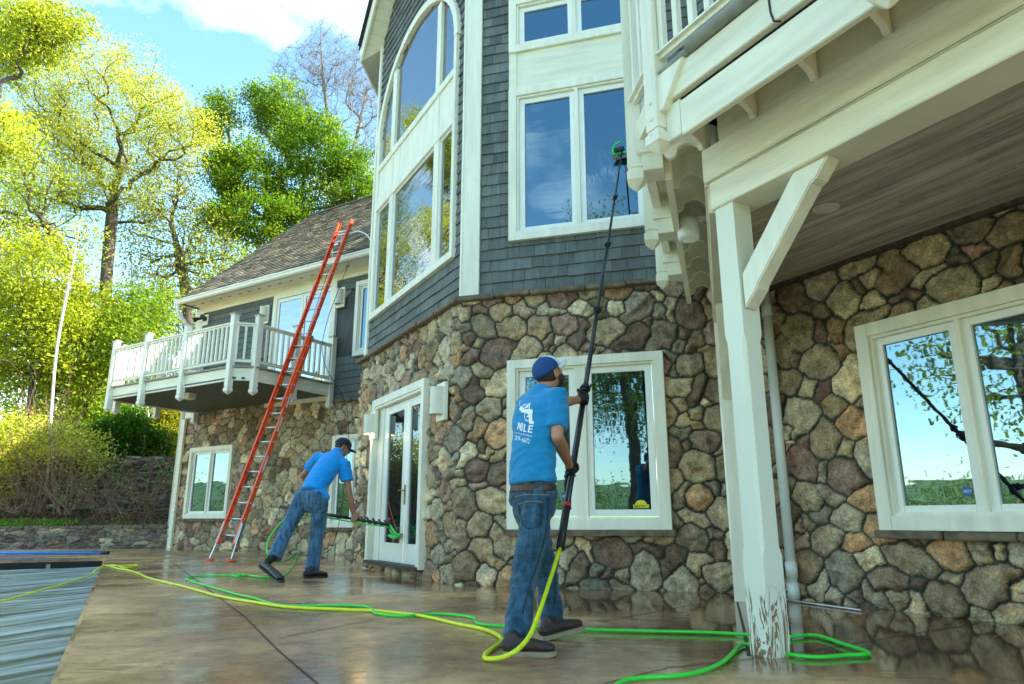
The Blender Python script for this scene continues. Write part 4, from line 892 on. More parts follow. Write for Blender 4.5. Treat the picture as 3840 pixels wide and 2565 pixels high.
i, j = np.meshgrid(np.arange(X.shape[0]-1), np.arange(X.shape[1]-1), indexing='ij'); a = (i*X.shape[1]+j).ravel(); Fg = np.stack([a, a+X.shape[1], a+X.shape[1]+1, a+1], 1)
struct(link('hillside', npmesh('hillside', np.stack([X, Y, Z], 2).reshape(-1, 3), Fg), M['soil']))

# ================================================================= HOSES
def catmull(P, k=8):
    P = [np.array(p, float) for p in P]; Q = [2*P[0]-P[1]]+P+[2*P[-1]-P[-2]]; o = []
    for i in range(1, len(Q)-2):
        for j in range(k):
            t = j/k; a, b, c, d_ = Q[i-1:i+3]; o.append(.5*((2*b)+(-a+c)*t+(2*a-5*b+4*c-d_)*t*t+(-a+3*b-3*c+d_)*t**3))
    return o+[P[-1]]
def C3(x, y): return (x*.6793, 1500+y*.6793)
hz_ = .016
polebot = None
yp = [onz(*C3(x, y), -.10) for x, y in ((-260, 1160), (0, 1112), (200, 1058), (480, 975))]+[onz(*C3(530, 938), hz_-.04)]+[onz(*C3(x, y), hz_) for x, y in ((575, 915), (640, 917), (745, 912), (752, 918), (690, 926), (640, 914), (600, 913), (650, 930), (700, 938), (760, 955), (830, 985), (1000, 1025), (1200, 1080), (1400, 1115), (1600, 1143), (1900, 1157), (2061, 1163))]
yp += [onz(x*D, y*D, hz_) for x, y in ((920, 1406), (975, 1413), (1050, 1430), (1105, 1441), (1140, 1455), (1150, 1470), (1128, 1487), (1112, 1500), (1116, 1510))]
pbot = atYD(1284, 1256, 4.86)
yp += [onz(1150*D, 1507*D, .03), atYD(1185, 1490, 4.12), atYD(1215, 1455, 4.22), atYD(1238, 1398, 4.42), atYD(1262, 1325, 4.66), pbot]
tag(MB().tube(catmull(yp), .0135, 10).build('hose', M['yellow'], smooth=True), 'yellow hose running from the pool cover to the long pole of the standing man', 'hose')
gp = [onz(*C3(x, y), hz_) for x, y in ((1478, 862), (1500, 892), (1560, 890), (1600, 872), (1640, 840), (1638, 870), (1620, 912), (1590, 950), (1545, 974), (1460, 977), (1370, 968), (1310, 962), (1280, 968), (1320, 973), (1365, 966), (1330, 964), (1290, 968), (1100, 971), (1032, 984), (1060, 1001), (1180, 1036), (1300, 1070), (1400, 1092), (1460, 1112), (1520, 1128), (1620, 1137), (1900, 1134), (2030, 1142))]
gp += [onz(x*D, y*D, hz_) for x, y in ((862, 1405), (920, 1412), (985, 1407), (1040, 1409), (1085, 1416), (1092, 1427), (1120, 1433), (1200, 1437), (1340, 1443), (1500, 1447), (1600, 1449), (1705, 1454), (1800, 1460), (1868, 1456), (1930, 1475), (1992, 1497), (1940, 1502), (1870, 1506), (1800, 1498), (1720, 1478), (1695, 1482), (1660, 1515), (1610, 1538), (1550, 1549), (1480, 1553), (1430, 1560), (1400, 1580))]
tag(MB().tube(catmull(gp), .0115, 10).build('hose', M['green'], smooth=True), 'bright green hose winding over the wet patio and round the porch post', 'hose')

# ================================================================= LADDER
bl = onz(785, 2103); br = onz(866, 2106)
tl = FL.P(.335, .70, 7.97); tr = FL.P(-.095, .70, 7.97)
lad = thing('extension_ladder', 'tall orange fibreglass extension ladder leaning against the left roof edge', 'ladder', (bl+br)/2)
cb = (bl+br)/2; ct = (tl+tr)/2; ax = (ct-cb)/np.linalg.norm(ct-cb); sx_ = (br-bl); sx_ -= ax*(sx_@ax); sx_ /= np.linalg.norm(sx_); fx = np.cross(sx_, ax)   # fx faces out
if fx[1] > 0: fx = -fx
def lp(t, s, f): return cb+ax*t+sx_*s+fx*f
Lt = np.linalg.norm(ct-cb)
def rail_c(mb, t0, t1, s, dirn, f, dp=.095, fl=.042, th=.007):
    mb.bar(lp(t0, s, f), lp(t1, s, f), th, dp, up=fx)
    for e in (-1, 1): mb.bar(lp(t0, s-dirn*fl/2, f+e*(dp/2-th/2)), lp(t1, s-dirn*fl/2, f+e*(dp/2-th/2)), fl, th, up=fx)
B1 = Lt*.60
for e in (-1, 1):
    mb = MB(); rail_c(mb, .32, B1, e*.245, e, 0); mb.build('base_rail', M['orange'], lad)
    mb = MB(); rail_c(mb, Lt*.385, Lt, e*.213, e, .05); mb.build('fly_rail', M['orange'], lad)
for k in range(26):
    t_ = .50+.328*k
    if t_ > Lt-.1: break
    fly = t_ > Lt*.385
    mb = MB()
    if t_ < B1-.1: mb.tube([lp(t_, -.26, 0), lp(t_, .26, 0)], .018, 10)
    if fly: mb.tube([lp(t_, -.228, .05), lp(t_, .228, .05)], .018, 10)
    mb.build('rung', M['alu'], lad, smooth=True)
mb = MB()
for k in range(26):
    t_ = .50+.328*k
    if t_ > Lt-.1: break
    if t_ < B1-.1: mb.lathe(lp(t_, .249, 0), [(.024, 0), (.024, .006), (.012, .006)], 12, axis=sx_)
    if t_ > Lt*.385: mb.lathe(lp(t_, .217, .05), [(.024, 0), (.024, .006), (.012, .006)], 12, axis=sx_)
mb.build('rung_collars', M['alu'], lad)
for e, f0 in ((-1, bl), (1, br)):
    mb = MB(); q = f0+[0, 0, .05]; mb.tube([lp(.75 if e > 0 else .5, e*.255, .02), q], .014, 8); mb.bar(lp(.35, e*.25, .0), lp(.75, e*.25, .0), .03, .09, up=fx); mb.build('leveller', M['alu'], lad)
    MB().lathe(f0, [(.07, .0), (.085, .01), (.08, .03), (.03, .045)], 16).build('foot', M['orange'], lad)
for t_ in (1.8, 2.7, 3.25): 
    MB().bar(lp(t_, .2505, .0), lp(t_+.33, .2505, .0), .003, .045, up=fx).build('warning_label', M['label'], lad)
MB().bar(lp(5.55, .214+.0035, .05), lp(5.62, .2175, .05), .012, .1, up=fx).build('rail_guide', M['alu'], lad)
MB().bar(lp(B1-.06, .253, .0), lp(B1, .253, .0), .012, .10, up=fx).build('rail_guide', M['alu'], lad)
mb = MB(); ang = []
tt = Lt-.42
mb.tube(catmull([lp(tt-.35, -.42, -.30), lp(tt-.12, -.40, -.12), lp(tt, -.2, .02), lp(tt, .25, .02), lp(tt+.02, .55, -.02), lp(tt-.12, .78, -.16), lp(tt-.4, .84, -.34)]), .021, 10); mb.build('stand_off_bar', M['alu'], lad, smooth=True)
mb = MB(); mb.tube([lp(tt-.33, -.1, .06), lp(tt, .0, .02), lp(tt-.33, .14, .06)], .012, 8); mb.lathe(lp(tt-.33, .0, .06), [(.03, -.06), (.03, .06)], 10, axis=sx_); mb.build('stand_off_clamp', M['alu'], lad)
mb = MB(); mb.tube(catmull([lp(6.9, .02, .04), lp(5.5, .0, -.03), lp(4.2, .03, -.06), lp(3.6, .0, -.03), lp(3.5, .04, .05)]), .006, 6); mb.build('rope', M['cord'], lad)
mb = MB(); mb.tube(catmull([FL.P(-.02, .7, 6.9), FL.P(.05, 1.3, 4.6), FL.P(.1, .35, 3.3), FL.P(.15, .25, 1.6), FL.P(.1, .5, .3), FL.P(.3, .8, .02), FL.P(.9, .9, .02), FL.P(1.2, .8, .02)]), .007, 6)
tag(mb.build('hanging_cord', M['cord']), 'thin dark cord hanging down the stone wall between ladder and stooping man', 'cord')

# ================================================================= TREES AND PLANTS
def Lsc(Y): return Y/math.cos(PITCH)/1596.0          # metres per 2347-wide photo pixel, roughly
def crown_pts(zones, n, g):
    vol = np.array([z[3]*z[4] for z in zones], float); vol /= vol.sum(); out = []
    for z, v in zip(zones, vol):
        c = atYD(z[0], z[1], z[2]); k = Lsc(z[2]); a, b = z[3]*k, z[4]*k; m = int(n*v)
        q = g.normal(size=(m, 3)); q /= np.linalg.norm(q, axis=1)[:, None]; r = g.uniform(.12, 1, m)**(1/2.4)
        q = q*r[:, None]*np.array([a, a*.75, b]); q = q+(fbm(q+c, .35, 2)[:, None]-.5)*np.array([1, 1, 1])*.5*a; out.append(q+c)
    return np.concatenate(out)
def skeleton(trunk, att, g, r_tip=.012, kink=.12, expo=2.25, rmax=None, low=.6):
    nodes = [np.array(p, float) for p in trunk]; par = [-1]+list(range(len(trunk)-1)); dist = [0.0]
    for i in range(1, len(nodes)): dist.append(dist[-1]+np.linalg.norm(nodes[i]-nodes[i-1]))
    start = max(1, int(len(trunk)*low)); N_ = np.array(nodes); top = nodes[-1]
    order = np.argsort(np.linalg.norm(att-nodes[start], axis=1)); tips = []
    arr = np.zeros((len(nodes)+len(att)*4+8, 3)); arr[:len(nodes)] = nodes; dd = np.zeros(len(arr)); dd[:len(dist)] = dist; n = len(nodes)
    ok = np.zeros(len(arr), bool); ok[start:n] = True
    for ai in order:
        p = att[ai]; idx = np.flatnonzero(ok[:n]); v = p-arr[idx]; L = np.linalg.norm(v, axis=1)
        pen = L*(1+.55*np.clip(-v[:, 2]/(L+1e-6), 0, 1))+.22*dd[idx]; b = idx[pen.argmin()]; l = np.linalg.norm(p-arr[b])
        k = 1 if l < .6 else (2 if l < 2 else 4); prev = b; q0 = arr[b].copy(); grow = arr[b]-arr[par[b]] if par[b] >= 0 else np.array([0, 0, 1.]); grow = grow/(np.linalg.norm(grow)+1e-9)*l*.35
        for s in range(1, k+1):
            t = s/k; q = q0*(1-t)+p*t+grow*t*(1-t)*1.3+(g.normal(size=3)*kink*l*.35 if s < k else 0)
            arr[n] = q; ok[n] = True; par.append(prev); dd[n] = dd[prev]+np.linalg.norm(q-arr[prev]); prev = n; n += 1
            if n >= len(arr)-6: arr = np.concatenate([arr, np.zeros_like(arr)]); dd = np.concatenate([dd, np.zeros_like(dd)]); ok = np.concatenate([ok, np.zeros_like(ok)])
        tips.append(prev)
    rad = np.zeros(n); ch = [[] for _ in range(n)]
    for i in range(1, n): ch[par[i]].append(i)
    for i in range(n-1, -1, -1):
        rad[i] = r_tip if not ch[i] else sum(rad[c]**expo for c in ch[i])**(1/expo)
    if rmax: s = rmax/rad[0]; rad = np.where(rad > r_tip*1.5, r_tip+(rad-r_tip)*(rmax-r_tip)/(rad[0]-r_tip), rad)
    return arr[:n], par, rad, ch, tips
def wood_mesh(mb, arr, par, rad, ch, split):
    """returns nothing; tubes chained along the thickest child"""
    done = set(); stack = [(0, None)]
    while stack:
        i, frm = stack.pop(); pts = [] ; rr = []
        if frm is not None: pts.append(arr[frm]); rr.append(min(rad[frm], rad[i]*1.15))
        while True:
            pts.append(arr[i]); rr.append(rad[i])
            if not ch[i]: break
            c = sorted(ch[i], key=lambda c: -rad[c])
            for o in c[1:]: stack.append((o, i))
            i = c[0]
        if len(pts) > 1:
            k = 8 if rr[0] > .12 else (5 if rr[0] > .03 else 3)
            if len(pts) > 3 and rr[0] > .05: 
                P2 = []; R2 = []
                for a in range(len(pts)-1):
                    seg = catmull([pts[max(a-1, 0)], pts[a], pts[a+1], pts[min(a+2, len(pts)-1)]], 3)[3:6] if 0 < a < len(pts)-2 else [pts[a]]
                    for z_, q in enumerate(seg): P2.append(q); R2.append(rr[a]+(rr[a+1]-rr[a])*z_/len(seg))
                P2.append(pts[-1]); R2.append(rr[-1]); pts, rr = P2, R2
            mb.tube(pts, rr, k, cap=False)
def leaf_mesh(name, C, n_per, sig, size, col, g, var=.35, alt=None):
    m = len(C); n = m*n_per; idx = np.repeat(np.arange(m), n_per)
    P = C[idx]+g.normal(size=(n, 3))*sig*np.array([1, 1, .7])
    a = g.normal(size=(n, 3)); a /= np.linalg.norm(a, axis=1)[:, None]; b = np.cross(a, g.normal(size=(n, 3))); b /= np.linalg.norm(b, axis=1)[:, None]
    s = size*g.uniform(.6, 1.35, (n, 1)); V = np.stack([P-a*s, P+b*s*.55, P+a*s, P-b*s*.55], 1).reshape(-1, 3)
    F = np.arange(4*n).reshape(n, 4); cc = np.array(col)
    cl = g.uniform(1-var, 1+var, (m, 1))[idx]*g.uniform(.75, 1.25, (n, 1)); c = cc*cl
    if alt is not None: t = (g.random((m, 1))**2)[idx]; c = c*(1-t)+np.array(alt)*cl*t
    return npmesh(name, V, F, np.repeat(c, 4, 0), smooth=False)
def tree(name, label, trunk, zones, n_att, n_leaf, sig, size, col, seed, rmax, alt=None, mt='bark', r_tip=.012, group='trees behind the house', cat='tree', world=False, kink=.12, bare=0, low=.6):
    g = np.random.default_rng(seed)
    tr = [np.array(p) if world else atYD(*p) for p in trunk]; tr = catmull(tr, 3)
    att = crown_pts(zones, n_att, g) if not world else np.concatenate([np.array(z[:3])+ (lambda q: q/np.linalg.norm(q, axis=1)[:, None]*(g.uniform(.1, 1, (len(q), 1))**.42)*np.array([z[3], z[3], z[4]]))(g.normal(size=(int(n_att/len(zones)), 3))) for z in zones])
    arr, par, rad, ch, tips = skeleton(tr, att, g, r_tip=r_tip, rmax=rmax, kink=kink, low=low)
    t = thing(name, label, cat, tr[0], group)
    tk = MB(); k = len(tr); tk.tube(list(arr[:k]), list(rad[:k]), 12, cap=True); tk.build('trunk', M[mt], t, smooth=True)
    mb = MB(); ch2 = [list(c) for c in ch]
    rad2 = rad.copy()
    for i in range(k-1): ch2[i] = [c for c in ch2[i] if c != i+1]
    for i in range(k):
        for c in ch2[i]:
            sub = [c]; 
            st = [(c, i)]
            while st:
                a, f = st.pop(); pts = [arr[f]]; rr = [min(rad[f], rad[a]*1.1)]
                while True:
                    pts.append(arr[a]); rr.append(rad[a])
                    if not ch[a]: break
                    cs_ = sorted(ch[a], key=lambda q: -rad[q])
                    for o in cs_[1:]: st.append((o, a))
                    a = cs_[0]
                mb.tube(pts, rr, 7 if rr[0] > .08 else (4 if rr[0] > .025 else 3), cap=False)
    if bare:      # fine twigs
        for a in tips:
            for _ in range(bare):
                v = g.normal(size=3)+np.array([0, 0, .8]); v /= np.linalg.norm(v); l = g.uniform(.5, 1.5); m1 = arr[a]+v*l*.5+g.normal(size=3)*.08; mb.tube([arr[a], m1, arr[a]+v*l+g.normal(size=3)*.1], [r_tip*.8, r_tip*.5, r_tip*.3], 3, cap=False)
    if mb.v: mb.build('branches', M[mt], t, smooth=True)
    if n_leaf:
        src = np.concatenate([att, arr[[i for i in range(k, len(arr)) if rad[i] < r_tip*3]]]) if True else att
        if len(src) > n_att*1.6: src = src[g.permutation(len(src))[:int(n_att*1.6)]]
        link('crown', leaf_mesh('crown', src, n_leaf, sig, size, col, g, alt=alt), M['leaf'], t)
    return t
YG = (.55, .54, .08); LG = (.34, .45, .035); DG = (.10, .21, .015)
tree('maple_tree', 'tall maple with yellow spring leaves and dark trunk, left of centre', [(229, 1010, 32), (236, 820, 32), (243, 650, 32), (254, 520, 32), (262, 440, 32)],
     [(255, 250, 32, 205, 170), (400, 300, 31, 105, 110), (120, 380, 32, 130, 160), (300, 450, 32, 170, 60)], 950, 36, .33, .058, YG, 101, .27, alt=(.38, .46, .03))
tree('maple_tree', 'dense dark green maple between the yellow maple and the house roof', [(655, 640, 36), (640, 560, 36), (618, 490, 36), (610, 420, 36)],
     [(635, 250, 36, 80, 75), (560, 400, 35, 120, 70), (730, 350, 36, 105, 90), (580, 500, 35, 130, 55), (500, 270, 36, 45, 75), (680, 470, 36, 70, 55), (800, 430, 36, 60, 70)], 600, 66, .34, .08, DG, 102, .34, alt=(.30, .42, .025))
tree('bare_tree', 'tall leafless pale tree rising above the roof beside the bay', [(772, 540, 42), (768, 430, 42), (756, 330, 42), (748, 240, 42), (738, 150, 42), (735, 70, 42)],
     [(738, 130, 42, 60, 120), (690, 190, 42, 75, 120), (650, 270, 42, 70, 90), (790, 230, 42, 50, 130)], 330, 0, 0, 0, YG, 103, .17, mt='bark_pale', bare=8, r_tip=.011, kink=.05, low=.35)
tree('bare_tree', 'second leafless tree with stems leaning towards the bay window', [(778, 540, 43), (790, 420, 43), (815, 320, 43), (838, 220, 43)],
     [(830, 180, 43, 50, 130), (860, 300, 43, 60, 80)], 190, 0, 0, 0, YG, 113, .13, mt='bark_pale', bare=8, r_tip=.011, kink=.05, low=.3)
tree('near_tree', 'yellow-green branches of a nearer tree at the upper left corner', [(-330, 1100, 24), (-300, 800, 24), (-240, 500, 24), (-170, 330, 24)],
     [(-20, 100, 24, 130, 130), (70, 80, 24, 120, 80), (130, 60, 24, 80, 60), (-30, 300, 24, 110, 90)], 420, 34, .30, .07, (.58, .60, .06), 104, .12, alt=(.30, .42, .04))
tree('forked_tree', 'thin forked tree with sparse leaves just left of the roof end', [(432, 760, 33), (428, 680, 33), (412, 590, 33), (392, 510, 33)],
     [(390, 420, 33, 95, 80), (470, 560, 33, 100, 90), (350, 560, 33, 90, 90), (410, 660, 33, 110, 50)], 360, 15, .42, .075, (.22, .28, .03), 105, .24, alt=YG)
tree('leaning_tree', 'leaning dark tree at far left with long bare lower limbs', [(215, 760, 29), (180, 640, 29), (110, 520, 29), (60, 460, 29)],
     [(70, 420, 29, 110, 80), (20, 520, 29, 90, 80), (130, 560, 29, 110, 70)], 300, 12, .4, .07, LG, 106, .2, alt=YG)
tree('sapling', 'bright yellow-green sapling thicket at the left edge', [(60, 1080, 26), (70, 900, 26), (80, 760, 26)], [(70, 640, 26, 120, 110), (20, 800, 26, 90, 120), (130, 780, 26, 100, 110)], 520, 26, .33, .07, (.42, .46, .03), 107, .09, alt=LG, group='saplings on the bank')
tree('sapling', 'yellow-green sapling behind the white birch stem', [(200, 1080, 27), (196, 950, 27), (190, 820, 27)], [(190, 760, 27, 90, 120), (150, 920, 27, 100, 90), (240, 900, 27, 60, 80)], 420, 22, .33, .07, (.38, .42, .03), 108, .09, alt=LG, group='saplings on the bank')
tree('sapling', 'mid-green sapling beside the left end of the balcony', [(250, 1080, 26), (262, 1000, 26), (270, 900, 26)], [(300, 780, 27, 80, 90), (270, 960, 26, 60, 70), (330, 700, 28, 80, 60)], 360, 20, .33, .07, (.20, .32, .02), 109, .08, alt=LG, group='saplings on the bank')
tree('evergreen_shrub', 'dark green shrub under the left end of the balcony', [(318, 1115, 25), (318, 1060, 25), (316, 1010, 25)], [(290, 990, 25, 62, 52), (345, 1020, 25, 45, 45)], 260, 40, .2, .05, (.045, .13, .012), 110, .06, alt=(.1, .2, .02), group='shrubs on the bank', cat='shrub')
tree('yellow_shrub', 'yellow-flowering shrub between dark shrub and house corner', [(385, 1110, 26), (383, 1060, 26), (385, 1030, 26)], [(385, 1010, 26, 50, 35), (400, 960, 27, 45, 45)], 200, 34, .2, .05, (.48, .40, .02), 111, .05, alt=(.2, .36, .03), group='shrubs on the bank', cat='shrub')
tree('bank_shrub', 'yellow-green bushy shrub spilling over the stone bank at the far left', [(40, 1150, 22.2), (42, 1100, 22.2), (45, 1060, 22.2)], [(40, 1020, 22.2, 85, 75), (-20, 1080, 22, 60, 70)], 170, 20, .24, .055, (.62, .60, .07), 121, .04, alt=LG, group='shrubs on the bank', cat='shrub', mt='twig')
tree('bank_shrub', 'thin yellow-green shrub in front of the birch stem on the stone bank', [(165, 1150, 22.6), (165, 1090, 22.6), (168, 1050, 22.6)], [(160, 1010, 22.6, 70, 60), (215, 1040, 22.8, 45, 45)], 110, 14, .24, .05, (.55, .56, .07), 122, .04, alt=YG, group='shrubs on the bank', cat='shrub', mt='twig')
tree('birch_sapling', 'slender white-barked birch stem at the left', [(108, 1110, 22.6), (118, 940, 22.6), (130, 800, 22.6), (150, 690, 22.6), (170, 590, 22.6), (184, 505, 22.6)], [(165, 600, 22.6, 40, 90)], 22, 10, .2, .05, YG, 112, .045, mt='bark_white', group='saplings on the bank', r_tip=.006)
# distant wood
g = np.random.default_rng(55); zones = [(150, 1010, 46, 300, 90), (120, 860, 50, 260, 190), (420, 800, 50, 200, 150), (640, 620, 55, 200, 110), (800, 420, 60, 90, 70), (-50, 600, 48, 120, 260)]
ct_ = crown_pts(zones, 1900, g); me = leaf_mesh('wood', ct_, 24, .75, .14, (.34, .38, .035), g, alt=(.12, .22, .02))
tag(link('distant_wood', me, M['leaf']), 'mass of spring woodland filling the slope behind the garden', 'woodland', kind='stuff')
g2 = np.random.default_rng(56); trunks = []
ORD = 'first second third fourth fifth sixth seventh eighth ninth tenth eleventh twelfth thirteenth fourteenth fifteenth sixteenth'.split()
xs_ = sorted(g2.uniform(-40, 620, 16))
for k in range(16):
    x = xs_[k]; Y = g2.uniform(36, 52); h = g2.uniform(230, 420); top = 900-h
    p0 = atYD(x, 1000, Y); p0[2] -= 1.5; p1 = atYD(x+g2.uniform(-40, 40), top, Y); md = (p0+p1)/2+g2.normal(size=3)*.3; r = g2.uniform(.06, .16)
    mb = MB(); mb.tube(catmull([p0, md, p1], 4), np.linspace(r, r*.3, 9), 7)
    tn = thing('woodland_tree', ORD[k]+' slim dark trunk from the left in the wood behind the garden', 'tree', p0, 'slim trunks in the wood'); mb.build('trunk', M['bark'], tn, smooth=True)
    mb = MB()
    for j in range(9):
        t_ = g2.uniform(.35, 1); q = p0*(1-t_)+p1*t_; v = g2.normal(size=3)*np.array([1, 1, .3])+[0, 0, .6]; v /= np.linalg.norm(v); l = g2.uniform(1, 2.8); mb.tube([q, q+v*l*.5+g2.normal(size=3)*.1, q+v*l+[0, 0, .3]], [r*.4, r*.25, .01], 4, cap=False)
    mb.build('branches', M['bark'], tn, smooth=True)
# bare shrubs on the bed
def bare_shrub(name, label, base, h, n, spread, seed, mt='twig', grp='leafless shrubs in the planting bed', leaf=0):
    g = np.random.default_rng(seed); b = np.array(base); t = thing(name, label, 'shrub', b, grp); mb = MB()
    def grow(p, v, l, r, d):
        pts = [p]; q = p.copy(); vv = v.copy()
        for s in range(4): vv = vv+g.normal(size=3)*.16+np.array([0, 0, .03]); vv /= np.linalg.norm(vv); q = q+vv*l/4; pts.append(q.copy())
        mb.tube(pts, np.linspace(r, r*.45, 5), 4, cap=False)
        if d:
            for s in range(g.integers(2, 5)):
                i = g.integers(1, 5); w = vv+g.normal(size=3)*.55; w /= np.linalg.norm(w); grow(pts[i], w, l*g.uniform(.35, .65), r*.5, d-1)
        ends.append(pts[-1])
    ends = []
    for k in range(n):
        v = np.array([g.normal()*spread, g.normal()*spread, 1.]); v /= np.linalg.norm(v); grow(b+g.normal(size=3)*[.15, .1, 0], v, h*g.uniform(.6, 1.05), .016*g.uniform(.7, 1.5), 2)
    mb.build('stems', M[mt], t)
    if leaf: link('leaves', leaf_mesh('leaves', np.array(ends), leaf, .12, .03, (.2, .42, .06), g), M['leaf'], t)
for k, (x, y, Y, h, n, sp, lb) in enumerate([(325, 1213, 20.9, 2.1, 9, .35, 'leafless reddish shrub on the low wall nearest the house'), (225, 1190, 22, 1.9, 12, .5, 'tangled leafless shrub in the middle of the bed'), (80, 1175, 22, 2.2, 16, .45, 'dense leafless brown shrub at the left of the bed'), (150, 1180, 21.6, 2.0, 14, .5, 'leafless brown shrub between the birch and the tangled shrub'), (20, 1170, 22, 1.8, 12, .6, 'leafless shrub at the far left edge of the bed'), (275, 1190, 21.4, 1.4, 8, .7, 'low leafless shrub right of the tangled shrub'), (110, 1060, 24.5, 2.4, 14, .4, 'leafless shrub standing above the tall stone bank')]):
    bare_shrub('bare_shrub', lb, atYD(x, y, Y), h, n, sp, 300+k, leaf=3 if k in (0, 1) else 0)
# ground cover and litter
g = np.random.default_rng(77); x = g.uniform(-16.5, -9.6, 420); y = g.uniform(20.3, 21.6, 420); keep = g.random(420) < np.where(x < -12.6, 1, .12); C = np.stack([x, y, np.full(420, .60)+.1*(y-20.3)], 1)[keep]
tag(link('ground_cover', leaf_mesh('gc', C, 14, .09, .035, (.16, .36, .03), g), M['leaf']), 'low bright green leaves sprouting along the top of the low stone wall', 'ground cover', kind='stuff')
x = g.uniform(-17, -9.5, 1500); y = g.uniform(20.4, 23.2, 1500); C = np.stack([x, y, .56+.12*(y-20.2)+.06*g.random(1500)], 1)
tag(link('leaf_litter', leaf_mesh('ll', C, 2, .08, .05, (.24, .15, .08), g), M['leaf']), 'dry brown leaves scattered over the dark planting bed', 'leaf litter', kind='stuff')
x = g.uniform(-26, -6, 2600); y = g.uniform(23.6, 34, 2600); C = np.stack([x, y, hz(x, y)+.25], 1)
tag(link('undergrowth', leaf_mesh('ug', C, 16, .3, .06, (.26, .34, .03), g, alt=(.16, .1, .05)), M['leaf']), 'thin green and brown undergrowth covering the bank above the stone terraces', 'undergrowth', kind='stuff')
# trees of the garden opposite, seen mirrored in the windows
def garden_tree(x, y, h, rr, seed, lb, col=(.24, .30, .03), nl=16, na_=260):
    z0 = -.5; tree('garden_tree', lb, [(x, y, z0), (x+.2, y, z0+h*.25), (x-.1, y+.2, z0+h*.45), (x, y, z0+h*.6)], [(x, y, z0+h*.62, rr, h*.34), (x+rr*.3, y, z0+h*.45, rr*.8, h*.2)], na_, nl, .42, .09, col, seed, .3, world=True, group='trees of the garden opposite the house')
garden_tree(-15, 3.2, 13, 4.2, 401, 'loose-crowned tree mirrored in the left of the porch window', nl=10)
garden_tree(-13.5, -3.5, 15, 5.0, 402, 'dark-limbed tree mirrored in the right of the porch window', nl=9)
garden_tree(-9.5, -17, 19, 5.5, 403, 'tall tree mirrored in the ground-floor window', (.22, .28, .03), 34, 420)
garden_tree(-3.0, -16, 12, 4.0, 404, 'rounded tree mirrored low in the ground-floor window', (.24, .30, .03), 34, 380)
garden_tree(-26, 22, 18, 6, 405, 'yellow-green tree mirrored in the bay window', YG)
garden_tree(-17, -24, 22, 6.5, 406, 'tallest tree mirrored in the upper window', (.2, .22, .03))

g = np.random.default_rng(91); az = np.radians(g.uniform(170, 305, 900)); rr_ = g.uniform(55, 95, 900); hgt = 1.5+4.5*vn3(np.stack([az*5, az*0, az*0+2], 1), 1.1)
C = np.stack([rr_*np.sin(az), rr_*np.cos(az), -.5+g.uniform(0, 1, 900)*hgt], 1)
tag(link('far_treeline', leaf_mesh('tl', C, 60, 1.1, .15, (.10, .15, .03), g, alt=(.22, .24, .05)), M['leaf']), 'low belt of woodland beyond the lawn, mirrored along the bottom of the windows', 'woodland', kind='stuff')

# ================================================================= PEOPLE
def ell_tube(mb, pts, rad, side, k=16, round_ends=(True, True)):
    pts = [np.array(p, float) for p in pts]; rad = [(r, r) if not hasattr(r, '__len__') else r for r in rad]; n = len(pts)
    Pn, Rn = list(pts), list(rad)
    def cap(p, t, r):
        m = min(r); return [(p+t*m*math.sin(a), (r[0]*math.cos(a), r[1]*math.cos(a))) for a in (R(30), R(60), R(84))]
    if round_ends[1]:
        t = pts[-1]-pts[-2]; t /= np.linalg.norm(t)
        for q, r in cap(pts[-1], t, rad[-1]): Pn.append(q); Rn.append(r)
    if round_ends[0]:
        t = pts[0]-pts[1]; t /= np.linalg.norm(t)
        for q, r in cap(pts[0], t, rad[0]): Pn.insert(0, q); Rn.insert(0, r)
    n = len(Pn); vs = []; side = np.array(side, float)
    for i in range(n):
        t = Pn[min(i+1, n-1)]-Pn[max(i-1, 0)]; t = t/(np.linalg.norm(t)+1e-9); x = side-t*(side@t)
        if np.linalg.norm(x) < .15: x = np.cross(t, [0, 0, 1.])
        x /= np.linalg.norm(x); y = np.cross(t, x)
        for j in range(k): a = 2*math.pi*j/k; vs.append(Pn[i]+x*math.cos(a)*Rn[i][0]+y*math.sin(a)*Rn[i][1])
    fs = [(i*k+j, i*k+(j+1) % k, (i+1)*k+(j+1) % k, (i+1)*k+j) for i in range(n-1) for j in range(k)]+[tuple(range(k-1, -1, -1)), tuple((n-1)*k+j for j in range(k))]
    mb.add(vs, fs)
def ball(mb, c, r, Rm=None, k=14):
    c = np.array(c, float); r = (r, r, r) if not hasattr(r, '__len__') else r; vs = []; m = 9
    for i in range(m):
        th = math.pi*(i+.5)/m
        for j in range(k): ph = 2*math.pi*j/k; v = np.array([r[0]*math.sin(th)*math.cos(ph), r[1]*math.sin(th)*math.sin(ph), r[2]*math.cos(th)]); vs.append(c+(Rm@v if Rm is not None else v))
    fs = [(i*k+j, i*k+(j+1) % k, (i+1)*k+(j+1) % k, (i+1)*k+j) for i in range(m-1) for j in range(k)]+[tuple(range(k-1, -1, -1)), tuple((m-1)*k+j for j in range(k))]
    mb.add(vs, fs)
